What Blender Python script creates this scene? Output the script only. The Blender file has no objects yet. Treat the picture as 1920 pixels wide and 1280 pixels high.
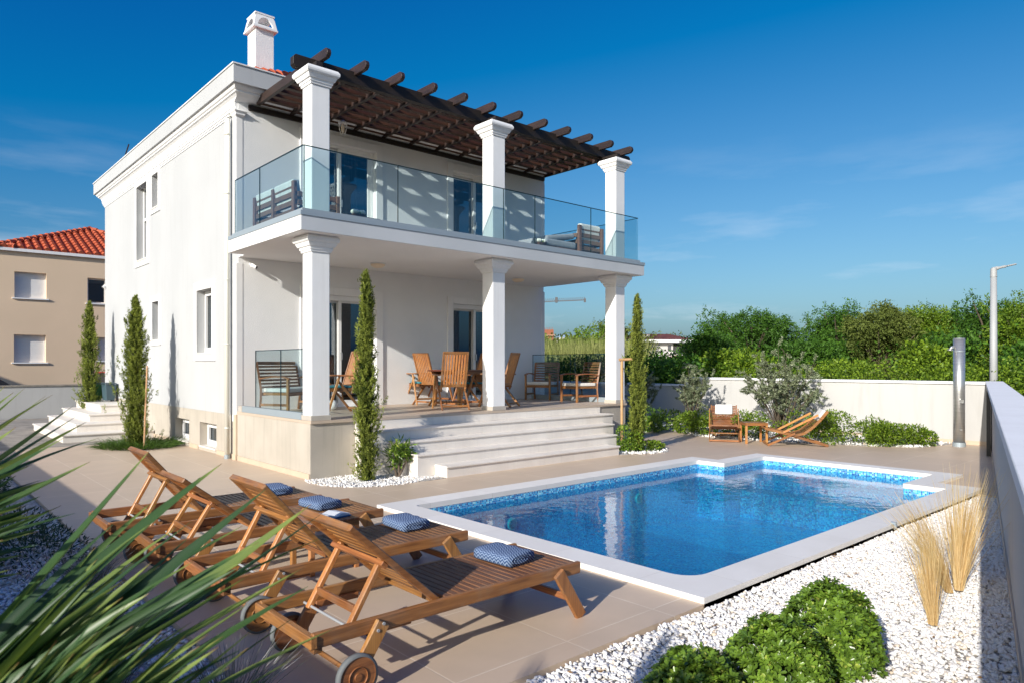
import bpy, bmesh, math, random
import numpy as np
from mathutils import Vector, Matrix
from math import radians as rad, sin, cos, pi

scene = bpy.context.scene
COL = scene.collection
R = random.Random(7)

# ------------------------------------------------------------------ camera, sky, sun, exposure
cam_d = bpy.data.cameras.new('camera')
cam = bpy.data.objects.new('camera', cam_d)
COL.objects.link(cam)
cam.location = (0, 0, 1.75)
cam.rotation_euler = (rad(90), 0, rad(-41.72))
cam_d.sensor_width = 36
cam_d.lens = 36 * 1315.6 / 1920
cam_d.shift_y = 42.4 / 1920
cam_d.clip_start = 0.05
cam_d.clip_end = 9000
cam_d.dof.use_dof = True
cam_d.dof.focus_distance = 6.5
cam_d.dof.aperture_fstop = 9.0
scene.camera = cam

SUN = Vector((1, 0.295, -0.45)).normalized()       # direction the light travels
sun_el = math.asin(-SUN.z)
sun_az = math.atan2(-SUN.x, -SUN.y)                # clockwise from +Y
sd = bpy.data.lights.new('sun', 'SUN')
sd.energy = 3.4
sd.angle = rad(0.53)
sd.color = (1.0, 0.945, 0.865)
so = bpy.data.objects.new('sun', sd)
COL.objects.link(so)
so.rotation_euler = SUN.to_track_quat('-Z', 'Y').to_euler()
so.location = (-20, -6, 12)

world = bpy.data.worlds.new('World')
scene.world = world
world.use_nodes = True
wn = world.node_tree.nodes
wl = world.node_tree.links
wn.clear()
w_out = wn.new('ShaderNodeOutputWorld')
w_bg = wn.new('ShaderNodeBackground')
sky = wn.new('ShaderNodeTexSky')
sky.sky_type = 'NISHITA'
sky.sun_disc = False
sky.sun_elevation = sun_el
sky.sun_rotation = sun_az
sky.altitude = 0
sky.air_density = 1.0
sky.dust_density = 2.0
sky.ozone_density = 3.0
# thin high clouds, laid out on the sky's own directions
tc = wn.new('ShaderNodeTexCoord')
mp = wn.new('ShaderNodeMapping')
mp.inputs['Scale'].default_value = (1.6, 1.6, 9.0)
mp.inputs['Location'].default_value = (3.1, 1.7, 0.4)
wl.new(tc.outputs['Generated'], mp.inputs['Vector'])
n1 = wn.new('ShaderNodeTexNoise')
n1.inputs['Scale'].default_value = 2.3
n1.inputs['Detail'].default_value = 8
n1.inputs['Roughness'].default_value = 0.55
wl.new(mp.outputs[0], n1.inputs['Vector'])
cr = wn.new('ShaderNodeMapRange')
cr.inputs['From Min'].default_value = 0.54
cr.inputs['From Max'].default_value = 0.78
wl.new(n1.outputs[0], cr.inputs['Value'])
sx = wn.new('ShaderNodeSeparateXYZ')
wl.new(tc.outputs['Generated'], sx.inputs[0])
lo = wn.new('ShaderNodeMapRange')                   # clouds stay near the horizon
lo.inputs['From Min'].default_value = 0.30
lo.inputs['From Max'].default_value = 0.03
wl.new(sx.outputs['Z'], lo.inputs['Value'])
mul = wn.new('ShaderNodeMath'); mul.operation = 'MULTIPLY'
wl.new(cr.outputs[0], mul.inputs[0]); wl.new(lo.outputs[0], mul.inputs[1])
mul2 = wn.new('ShaderNodeMath'); mul2.operation = 'MULTIPLY'; mul2.inputs[1].default_value = 0.55
wl.new(mul.outputs[0], mul2.inputs[0])
mx = wn.new('ShaderNodeMix'); mx.data_type = 'RGBA'
wl.new(mul2.outputs[0], mx.inputs['Factor'])
# colour grade of the whole sky: a deeper, clearer blue
sc1 = wn.new('ShaderNodeVectorMath'); sc1.operation = 'MULTIPLY_ADD'
sc1.inputs[1].default_value = (0.80, 0.83, 0.73); sc1.inputs[2].default_value = (-0.99, -0.62, 0.42)
sc2 = wn.new('ShaderNodeVectorMath'); sc2.operation = 'MAXIMUM'; sc2.inputs[1].default_value = (0.01, 0.01, 0.01)
wl.new(sky.outputs[0], sc1.inputs[0]); wl.new(sc1.outputs[0], sc2.inputs[0])
wl.new(sc2.outputs[0], mx.inputs[6])
mx.inputs[7].default_value = (5.6, 6.0, 6.6, 1)
wl.new(mx.outputs[2], w_bg.inputs['Color'])
w_bg.inputs['Strength'].default_value = 0.095
wl.new(w_bg.outputs[0], w_out.inputs[0])

scene.view_settings.view_transform = 'Standard'
scene.view_settings.look = 'None'
scene.view_settings.exposure = 0.74
scene.view_settings.gamma = 1.0
scene.view_settings.use_curve_mapping = False
scene.cycles.max_bounces = 8
scene.cycles.transparent_max_bounces = 16
scene.cycles.caustics_reflective = False
scene.cycles.caustics_refractive = False
scene.cycles.sample_clamp_indirect = 6

# ------------------------------------------------------------------ materials
def mat(name, c1, c2=None, rough=0.6, scale=5.0, detail=4, bump=0.0, bscale=None, bdist=0.01,
        metal=0.0, spec=0.5, stretch=None, lo=0.35, hi=0.65, coat=0.0, trans=0.0):
    m = bpy.data.materials.new(name); m.use_nodes = True
    nt = m.node_tree; n = nt.nodes; l = nt.links
    b = n['Principled BSDF']
    b.inputs['Roughness'].default_value = rough
    b.inputs['Metallic'].default_value = metal
    b.inputs['Specular IOR Level'].default_value = spec
    b.inputs['Coat Weight'].default_value = coat
    b.inputs['Coat Roughness'].default_value = 0.15
    b.inputs['Base Color'].default_value = (*c1, 1)
    tc = n.new('ShaderNodeTexCoord')
    vec = tc.outputs['Object']
    if stretch:
        mpn = n.new('ShaderNodeMapping'); mpn.inputs['Scale'].default_value = stretch
        l.new(vec, mpn.inputs[0]); vec = mpn.outputs[0]
    if c2 is not None:
        t = n.new('ShaderNodeTexNoise'); t.inputs['Scale'].default_value = scale
        t.inputs['Detail'].default_value = detail; l.new(vec, t.inputs['Vector'])
        r = n.new('ShaderNodeMapRange'); r.inputs['From Min'].default_value = lo; r.inputs['From Max'].default_value = hi
        l.new(t.outputs[0], r.inputs['Value'])
        x = n.new('ShaderNodeMix'); x.data_type = 'RGBA'
        x.inputs[6].default_value = (*c1, 1); x.inputs[7].default_value = (*c2, 1)
        l.new(r.outputs[0], x.inputs['Factor']); l.new(x.outputs[2], b.inputs['Base Color'])
    if bump:
        t2 = n.new('ShaderNodeTexNoise'); t2.inputs['Scale'].default_value = bscale or scale
        t2.inputs['Detail'].default_value = 5; t2.inputs['Roughness'].default_value = 0.6
        l.new(vec, t2.inputs['Vector'])
        bp = n.new('ShaderNodeBump'); bp.inputs['Strength'].default_value = bump; bp.inputs['Distance'].default_value = bdist
        l.new(t2.outputs[0], bp.inputs['Height']); l.new(bp.outputs[0], b.inputs['Normal'])
    if trans:
        add_translucent(m, trans)
    return m

def streaks(m, amount=0.12, scale=3.0, ground=None):
    """rain streaks and a little grime: vertical stains with a shape of their own"""
    nt = m.node_tree; n = nt.nodes; l = nt.links; b = n['Principled BSDF']
    src = b.inputs['Base Color'].links[0].from_socket
    tc = n.new('ShaderNodeTexCoord'); mp_ = n.new('ShaderNodeMapping'); mp_.inputs['Scale'].default_value = (scale, scale, .22)
    l.new(tc.outputs['Object'], mp_.inputs[0])
    t = n.new('ShaderNodeTexNoise'); t.inputs['Scale'].default_value = 2.2; t.inputs['Detail'].default_value = 6; t.inputs['Roughness'].default_value = .65
    l.new(mp_.outputs[0], t.inputs['Vector'])
    r = n.new('ShaderNodeMapRange'); r.inputs['From Min'].default_value = .52; r.inputs['From Max'].default_value = .78; r.inputs['To Max'].default_value = amount
    l.new(t.outputs[0], r.inputs['Value'])
    x = n.new('ShaderNodeMix'); x.data_type = 'RGBA'; l.new(r.outputs[0], x.inputs['Factor'])
    l.new(src, x.inputs[6]); x.inputs[7].default_value = (.22, .20, .17, 1); l.new(x.outputs[2], b.inputs['Base Color'])

def add_translucent(m, w, tint=None):
    nt = m.node_tree; n = nt.nodes; l = nt.links
    b = n['Principled BSDF']; out = n['Material Output']
    tr = n.new('ShaderNodeBsdfTranslucent')
    src = b.inputs['Base Color']
    if src.is_linked:
        if tint:
            mm = n.new('ShaderNodeMix'); mm.data_type = 'RGBA'; mm.blend_type = 'MULTIPLY'
            mm.inputs['Factor'].default_value = 1
            l.new(src.links[0].from_socket, mm.inputs[6]); mm.inputs[7].default_value = (*tint, 1)
            l.new(mm.outputs[2], tr.inputs['Color'])
        else:
            l.new(src.links[0].from_socket, tr.inputs['Color'])
    else:
        tr.inputs['Color'].default_value = src.default_value
    ms = n.new('ShaderNodeMixShader'); ms.inputs[0].default_value = w
    l.new(b.outputs[0], ms.inputs[1]); l.new(tr.outputs[0], ms.inputs[2])
    l.new(ms.outputs[0], out.inputs['Surface'])

def leafmat(name, dark, light, rough=0.5, w=0.3, spec=0.4, yellow=None):
    """leaf colour runs from dark to light by a value stored per leaf"""
    m = bpy.data.materials.new(name); m.use_nodes = True
    nt = m.node_tree; n = nt.nodes; l = nt.links
    b = n['Principled BSDF']; b.inputs['Roughness'].default_value = rough
    b.inputs['Specular IOR Level'].default_value = spec
    a = n.new('ShaderNodeAttribute'); a.attribute_name = 'leaf_tint'
    r = n.new('ShaderNodeValToRGB')
    r.color_ramp.elements[0].color = (*dark, 1); r.color_ramp.elements[1].color = (*light, 1)
    if yellow:
        e = r.color_ramp.elements.new(0.88); e.color = (*light, 1)
        r.color_ramp.elements[2].color = (*yellow, 1)
    l.new(a.outputs['Fac'], r.inputs[0]); l.new(r.outputs[0], b.inputs['Base Color'])
    add_translucent(m, w, (1.0, 1.0, 0.55))
    return m

def wood(name, c1, c2, axis='X', rough=0.45, coat=0.15, fine=1.0, dirt=0.0):
    """grain that runs along one axis of the object"""
    m = bpy.data.materials.new(name); m.use_nodes = True
    nt = m.node_tree; n = nt.nodes; l = nt.links
    b = n['Principled BSDF']; b.inputs['Roughness'].default_value = rough
    b.inputs['Coat Weight'].default_value = coat; b.inputs['Coat Roughness'].default_value = 0.3
    tc = n.new('ShaderNodeTexCoord'); mpn = n.new('ShaderNodeMapping')
    s = {'X': (1.2, 22, 22), 'Y': (22, 1.2, 22), 'Z': (22, 22, 1.2)}[axis]
    mpn.inputs['Scale'].default_value = [v * fine for v in s]
    l.new(tc.outputs['Object'], mpn.inputs[0])
    t = n.new('ShaderNodeTexNoise'); t.inputs['Scale'].default_value = 2.6; t.inputs['Detail'].default_value = 5
    t.inputs['Distortion'].default_value = 0.6
    l.new(mpn.outputs[0], t.inputs['Vector'])
    t3 = n.new('ShaderNodeTexNoise'); t3.inputs['Scale'].default_value = 3.1; t3.inputs['Detail'].default_value = 2
    l.new(tc.outputs['Object'], t3.inputs['Vector'])
    ad = n.new('ShaderNodeMath'); ad.operation = 'MULTIPLY_ADD'; ad.inputs[1].default_value = 0.5
    l.new(t3.outputs[0], ad.inputs[0]); l.new(t.outputs[0], ad.inputs[2])
    r = n.new('ShaderNodeMapRange'); r.inputs['From Min'].default_value = 0.55; r.inputs['From Max'].default_value = 0.98
    l.new(ad.outputs[0], r.inputs['Value'])
    x = n.new('ShaderNodeMix'); x.data_type = 'RGBA'
    x.inputs[6].default_value = (*c1, 1); x.inputs[7].default_value = (*c2, 1)
    l.new(r.outputs[0], x.inputs['Factor'])
    # each piece of timber has its own tone, and weathers a little greyer in patches
    oi = n.new('ShaderNodeObjectInfo'); hv = n.new('ShaderNodeHueSaturation')
    v1 = n.new('ShaderNodeMapRange'); v1.inputs['To Min'].default_value = 0.78; v1.inputs['To Max'].default_value = 1.24
    l.new(oi.outputs['Random'], v1.inputs['Value']); l.new(v1.outputs[0], hv.inputs['Value'])
    v2 = n.new('ShaderNodeMapRange'); v2.inputs['To Min'].default_value = 0.492; v2.inputs['To Max'].default_value = 0.510
    mm = n.new('ShaderNodeMath'); mm.operation = 'FRACT'; m7 = n.new('ShaderNodeMath'); m7.operation = 'MULTIPLY'; m7.inputs[1].default_value = 7.3
    l.new(oi.outputs['Random'], m7.inputs[0]); l.new(m7.outputs[0], mm.inputs[0]); l.new(mm.outputs[0], v2.inputs['Value']); l.new(v2.outputs[0], hv.inputs['Hue'])
    l.new(x.outputs[2], hv.inputs['Color'])
    tg = n.new('ShaderNodeTexNoise'); tg.inputs['Scale'].default_value = 7; tg.inputs['Detail'].default_value = 5; l.new(tc.outputs['Object'], tg.inputs['Vector'])
    rg = n.new('ShaderNodeMapRange'); rg.inputs['From Min'].default_value = .5; rg.inputs['From Max'].default_value = .75; rg.inputs['To Max'].default_value = .35
    l.new(tg.outputs[0], rg.inputs['Value'])
    xg = n.new('ShaderNodeMix'); xg.data_type = 'RGBA'; l.new(rg.outputs[0], xg.inputs['Factor']); l.new(hv.outputs[0], xg.inputs[6])
    gl_ = sum(c1) / 3; xg.inputs[7].default_value = (gl_ * 1.15, gl_ * .95, gl_ * .75, 1)
    l.new(xg.outputs[2], b.inputs['Base Color'])
    bp = n.new('ShaderNodeBump'); bp.inputs['Strength'].default_value = 0.25; bp.inputs['Distance'].default_value = 0.004
    l.new(t.outputs[0], bp.inputs['Height']); l.new(bp.outputs[0], b.inputs['Normal'])
    return m

def schlick(nt, f0, normal=None):
    n = nt.nodes; l = nt.links
    g = n.new('ShaderNodeNewGeometry'); d = n.new('ShaderNodeVectorMath'); d.operation = 'DOT_PRODUCT'
    l.new(g.outputs['Incoming'], d.inputs[0]); l.new(normal if normal else g.outputs['Normal'], d.inputs[1])
    a = n.new('ShaderNodeMath'); a.operation = 'ABSOLUTE'; l.new(d.outputs['Value'], a.inputs[0])
    s = n.new('ShaderNodeMath'); s.operation = 'SUBTRACT'; s.inputs[0].default_value = 1; s.use_clamp = True; l.new(a.outputs[0], s.inputs[1])
    p = n.new('ShaderNodeMath'); p.operation = 'POWER'; p.inputs[1].default_value = 5; l.new(s.outputs[0], p.inputs[0])
    m = n.new('ShaderNodeMath'); m.operation = 'MULTIPLY_ADD'; m.inputs[1].default_value = 1 - f0; m.inputs[2].default_value = f0
    l.new(p.outputs[0], m.inputs[0]); return m.outputs[0]

def glassmat(name, tint, fres=0.04, dark=None):
    m = bpy.data.materials.new(name); m.use_nodes = True
    nt = m.node_tree; n = nt.nodes; l = nt.links
    n.remove(n['Principled BSDF']); out = n['Material Output']
    tr = n.new('ShaderNodeBsdfTransparent'); tr.inputs[0].default_value = (*tint, 1)
    gl = n.new('ShaderNodeBsdfGlossy'); gl.inputs['Roughness'].default_value = 0.0
    gl.inputs['Color'].default_value = (0.9, 0.95, 1, 1)
    ms = n.new('ShaderNodeMixShader')
    l.new(schlick(nt, fres), ms.inputs[0]); l.new(tr.outputs[0], ms.inputs[1]); l.new(gl.outputs[0], ms.inputs[2])
    l.new(ms.outputs[0], out.inputs['Surface'])
    return m

M = {}
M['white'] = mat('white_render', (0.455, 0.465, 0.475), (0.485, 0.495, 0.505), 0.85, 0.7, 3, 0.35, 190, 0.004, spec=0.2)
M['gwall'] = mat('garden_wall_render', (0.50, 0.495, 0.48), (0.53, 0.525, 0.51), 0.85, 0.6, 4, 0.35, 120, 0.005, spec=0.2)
M['rough'] = mat('rough_white_render', (0.81, 0.815, 0.82), (0.86, 0.862, 0.862), 0.9, 1.3, 4, 0.6, 75, 0.012, spec=0.15)
M['trim'] = mat('smooth_white_trim', (0.84, 0.842, 0.845), (0.80, 0.80, 0.80), 0.7, 2.0, 3, 0.06, 60, 0.003, spec=0.25)
M['beige'] = mat('beige_plinth_render', (0.50, 0.455, 0.39), (0.44, 0.40, 0.34), 0.9, 1.6, 5, 0.7, 110, 0.007, spec=0.15)
M['soffit'] = mat('white_soffit', (0.86, 0.85, 0.84), (0.83, 0.82, 0.81), 0.9, 1.2, 3, spec=0.1)
M['tilestrip'] = mat('skirting_tile', (0.60, 0.48, 0.36), (0.55, 0.44, 0.33), 0.5, 3, 4)
M['stone'] = mat('pale_limestone', (0.82, 0.77, 0.705), (0.72, 0.665, 0.60), 0.5, 2.2, 7, 0.12, 30, 0.004, lo=0.3, hi=0.72)
M['coping'] = mat('pool_coping_stone', (0.86, 0.835, 0.79), (0.76, 0.73, 0.68), 0.55, 3.0, 8, 0.2, 45, 0.004, lo=0.3, hi=0.75)
M['band'] = mat('greige_tile_band', (0.50, 0.46, 0.40), (0.45, 0.41, 0.36), 0.5, 4, 5)
M['metal_grey'] = mat('grey_metal_channel', (0.36, 0.42, 0.46), None, 0.45, metal=0.3)
M['pipe'] = mat('cream_downpipe', (0.66, 0.65, 0.58), None, 0.4)
M['steel'] = mat('brushed_steel', (0.56, 0.56, 0.55), (0.46, 0.46, 0.45), 0.34, 3, 3, metal=0.75, stretch=(1, 1, 30))
M['galv'] = mat('galvanised_steel', (0.40, 0.41, 0.41), (0.35, 0.36, 0.37), 0.6, 2, 3, metal=0.1)
M['black'] = mat('black_plastic', (0.02, 0.02, 0.022), None, 0.4)
M['pvc'] = mat('white_pvc', (0.80, 0.80, 0.79), None, 0.3, spec=0.5)
M['terracotta'] = mat('terracotta_tile', (0.55, 0.12, 0.045), (0.38, 0.075, 0.03), 0.75, 6, 5, 0.3, 40, 0.004)
M['cushion_w'] = mat('white_cushion', (0.75, 0.73, 0.69), (0.68, 0.66, 0.62), 0.95, 9, 3, 0.2, 160, 0.002)
M['cushion_g'] = mat('grey_cushion', (0.33, 0.34, 0.36), (0.28, 0.29, 0.31), 0.95, 9, 3, 0.2, 160, 0.002)
M['teal'] = mat('teal_cushion', (0.035, 0.17, 0.21), (0.05, 0.23, 0.27), 0.9, 9, 3, 0.2, 120, 0.002)
M['opal'] = mat('opal_lamp_glass', (0.90, 0.74, 0.54), None, 0.35)
M['soil'] = mat('dry_soil', (0.16, 0.12, 0.08), (0.10, 0.08, 0.05), 0.95, 4, 6, 0.5, 20, 0.03)
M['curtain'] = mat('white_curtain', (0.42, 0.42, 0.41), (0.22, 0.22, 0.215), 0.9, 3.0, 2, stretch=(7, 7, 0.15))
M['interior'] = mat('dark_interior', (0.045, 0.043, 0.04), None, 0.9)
M['rubber'] = mat('grey_rubber', (0.16, 0.17, 0.17), None, 0.7)
M['bark'] = mat('tree_bark', (0.16, 0.12, 0.085), (0.09, 0.07, 0.05), 0.95, 8, 5, 0.6, 30, 0.01, stretch=(4, 4, 0.8))
M['stake'] = wood('stake_wood', (0.52, 0.32, 0.15), (0.36, 0.20, 0.09), 'Z', 0.6, 0.0)
T1, T2 = (0.36, 0.150, 0.046), (0.165, 0.060, 0.018)
M['teakX'] = wood('teak_along_length', T1, T2, 'X')
M['teakY'] = wood('teak_crosswise', T1, T2, 'Y')
M['teakZ'] = wood('teak_upright', T1, T2, 'Z')
M['teakL'] = wood('light_teak', (0.52, 0.235, 0.065), (0.33, 0.125, 0.034), 'Z', 0.5)
M['teakD'] = wood('dark_teak_tabletop', (0.13, 0.034, 0.014), (0.07, 0.02, 0.009), 'X', 0.3, 0.3)
M['seatY'] = wood('sun_bleached_slats', (0.24, 0.115, 0.05), (0.125, 0.055, 0.022), 'Y', 0.55, 0.05)
M['pergX'] = wood('dark_stained_beam', (0.019, 0.011, 0.008), (0.009, 0.006, 0.005), 'X', 0.6, 0.0)
M['pergY'] = wood('dark_stained_rafter', (0.040, 0.022, 0.017), (0.016, 0.010, 0.009), 'Y', 0.5, 0.05)
M['slatX'] = wood('red_brown_slat', (0.085, 0.032, 0.017), (0.038, 0.015, 0.009), 'X', 0.55, 0.0)
M['ashwood'] = wood('greyed_brown_wood', (0.24, 0.115, 0.065), (0.14, 0.068, 0.04), 'Y', 0.6, 0.0)
M['glass'] = glassmat('balustrade_glass', (0.86, 0.935, 0.945), 0.055)
M['glass_edge'] = mat('glass_edge', (0.006, 0.030, 0.042), None, 0.5, spec=0.2)
M['pane'] = glassmat('window_glass', (0.55, 0.62, 0.66), 0.12)
M['rose'] = mat('white_rose', (0.80, 0.79, 0.68), None, 0.6)
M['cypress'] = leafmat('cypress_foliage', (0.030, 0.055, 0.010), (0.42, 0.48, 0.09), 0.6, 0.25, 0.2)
M['olive'] = leafmat('olive_foliage', (0.07, 0.095, 0.045), (0.36, 0.41, 0.25), 0.45, 0.18, 0.5)
M['pitto'] = leafmat('glossy_shrub_foliage', (0.05, 0.105, 0.016), (0.22, 0.36, 0.04), 0.30, 0.25, 0.5, (0.50, 0.56, 0.12))
M['jasmine'] = leafmat('bright_hedge_foliage', (0.05, 0.11, 0.012), (0.26, 0.38, 0.03), 0.45, 0.35, 0.4)
M['woodland'] = leafmat('acacia_foliage', (0.025, 0.075, 0.012), (0.11, 0.24, 0.025), 0.55, 0.3, 0.25)
M['woodland2'] = leafmat('vine_foliage', (0.05, 0.11, 0.010), (0.27, 0.40, 0.03), 0.5, 0.35, 0.3)
M['woodland3'] = leafmat('dull_scrub_foliage', (0.06, 0.09, 0.018), (0.22, 0.27, 0.06), 0.6, 0.3, 0.2)
M['grass'] = leafmat('dry_feather_grass', (0.58, 0.38, 0.15), (0.90, 0.74, 0.45), 0.6, 0.45, 0.2)
M['greengrass'] = leafmat('green_grass', (0.03, 0.07, 0.012), (0.10, 0.18, 0.03), 0.5, 0.3, 0.3)
M['juniper'] = leafmat('blue_green_juniper', (0.02, 0.045, 0.025), (0.07, 0.13, 0.07), 0.6, 0.15, 0.2)
M['lavender'] = leafmat('lavender_stalks', (0.10, 0.12, 0.07), (0.42, 0.40, 0.42), 0.7, 0.2, 0.2)
M['palm'] = leafmat('palm_blades', (0.014, 0.040, 0.024), (0.26, 0.33, 0.08), 0.40, 0.32, 0.5)
_rp = [q for q in M['palm'].node_tree.nodes if q.type == 'VALTORGB'][0].color_ramp
_e = _rp.elements.new(0.45); _e.color = (0.065, 0.13, 0.04, 1)
_rp.elements[2].position = 0.88
_e = _rp.elements.new(1.0); _e.color = (0.17, 0.07, 0.03, 1)
M['reed'] = leafmat('reed_blades', (0.16, 0.20, 0.04), (0.50, 0.50, 0.20), 0.6, 0.3, 0.2)

streaks(M['white'], .12); streaks(M['gwall'], .22, 2); streaks(M['trim'], .10, 5); streaks(M['beige'], .35, 4); streaks(M['stone'], .14, 6); streaks(M['coping'], .12, 5)

def pebble_material():
    m = bpy.data.materials.new('white_marble_pebbles'); m.use_nodes = True
    nt = m.node_tree; n = nt.nodes; l = nt.links
    b = n['Principled BSDF']; b.inputs['Roughness'].default_value = 0.6
    a = n.new('ShaderNodeAttribute'); a.attribute_name = 'leaf_tint'
    r = n.new('ShaderNodeValToRGB')
    e = r.color_ramp.elements
    e[0].color = (0.62, 0.52, 0.40, 1); e[1].color = (0.84, 0.83, 0.81, 1)
    e2 = e.new(0.08); e2.color = (0.66, 0.60, 0.53, 1)
    e3 = e.new(0.25); e3.color = (0.76, 0.745, 0.72, 1)
    l.new(a.outputs['Fac'], r.inputs[0]); l.new(r.outputs[0], b.inputs['Base Color'])
    return m
M['pebble'] = pebble_material()

def gravel_sheet():
    """the layer of stones under the modelled ones, and the far beds"""
    m = bpy.data.materials.new('gravel_underlayer'); m.use_nodes = True
    nt = m.node_tree; n = nt.nodes; l = nt.links
    b = n['Principled BSDF']; b.inputs['Roughness'].default_value = 0.8
    tc = n.new('ShaderNodeTexCoord')
    v = n.new('ShaderNodeTexVoronoi'); v.inputs['Scale'].default_value = 34
    l.new(tc.outputs['Object'], v.inputs['Vector'])
    r = n.new('ShaderNodeValToRGB'); e = r.color_ramp.elements
    e[0].color = (0.74, 0.72, 0.69, 1); e[1].color = (0.30, 0.27, 0.23, 1); e[1].position = 0.8
    l.new(v.outputs['Distance'], r.inputs[0]); l.new(r.outputs[0], b.inputs['Base Color'])
    bp = n.new('ShaderNodeBump'); bp.invert = True; bp.inputs['Distance'].default_value = 0.02
    l.new(v.outputs['Distance'], bp.inputs['Height']); l.new(bp.outputs[0], b.inputs['Normal'])
    return m
M['gravel'] = gravel_sheet()

def paving(name, sx_, sy_, ox, oy, c1, c2, joint, jw=0.006, rough=0.45):
    """large porcelain tiles: joints on a square grid, mottled colour that differs a little tile by tile"""
    m = bpy.data.materials.new(name); m.use_nodes = True
    nt = m.node_tree; n = nt.nodes; l = nt.links
    b = n['Principled BSDF']; b.inputs['Roughness'].default_value = rough
    b.inputs['Specular IOR Level'].default_value = 0.35
    tc = n.new('ShaderNodeTexCoord')
    mpn = n.new('ShaderNodeMapping'); mpn.inputs['Location'].default_value = (-ox, -oy, 0)
    l.new(tc.outputs['Object'], mpn.inputs[0])
    br = n.new('ShaderNodeTexBrick'); br.offset = 0.0; br.squash = 1.0
    br.inputs['Scale'].default_value = 1.0
    br.inputs['Brick Width'].default_value = sx_; br.inputs['Row Height'].default_value = sy_
    br.inputs['Mortar Size'].default_value = jw; br.inputs['Mortar Smooth'].default_value = 0.2
    br.inputs['Color1'].default_value = (*c1, 1); br.inputs['Color2'].default_value = (*[c * 0.90 for c in c1], 1)
    br.inputs['Mortar'].default_value = (*joint, 1)
    l.new(mpn.outputs[0], br.inputs['Vector'])
    t = n.new('ShaderNodeTexNoise'); t.inputs['Scale'].default_value = 1.7; t.inputs['Detail'].default_value = 9
    t.inputs['Roughness'].default_value = 0.62
    l.new(tc.outputs['Object'], t.inputs['Vector'])
    r = n.new('ShaderNodeMapRange'); r.inputs['From Min'].default_value = 0.3; r.inputs['From Max'].default_value = 0.7
    r.inputs['To Max'].default_value = 0.85
    l.new(t.outputs[0], r.inputs['Value'])
    x = n.new('ShaderNodeMix'); x.data_type = 'RGBA'
    l.new(r.outputs[0], x.inputs['Factor']); l.new(br.outputs['Color'], x.inputs[6]); x.inputs[7].default_value = (*c2, 1)
    l.new(x.outputs[2], b.inputs['Base Color'])
    bp = n.new('ShaderNodeBump'); bp.inputs['Strength'].default_value = 0.6; bp.inputs['Distance'].default_value = 0.003
    bp.invert = True
    l.new(br.outputs['Fac'], bp.inputs['Height']); l.new(bp.outputs[0], b.inputs['Normal'])
    return m
M['paving'] = paving('beige_porcelain_paving', 0.88, 0.88, 2.33, 3.08, (0.63, 0.49, 0.36), (0.53, 0.415, 0.305), (0.80, 0.69, 0.56))
M['terrace'] = paving('terrace_floor_tile', 0.9, 0.9, 4.8, 9.98, (0.58, 0.47, 0.37), (0.47, 0.385, 0.30), (0.62, 0.53, 0.43))
M['cobble'] = mat('rough_stone_paving', (0.36, 0.32, 0.27), (0.22, 0.20, 0.17), 0.9, 2.4, 6, 0.8, 5, 0.03)

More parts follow.
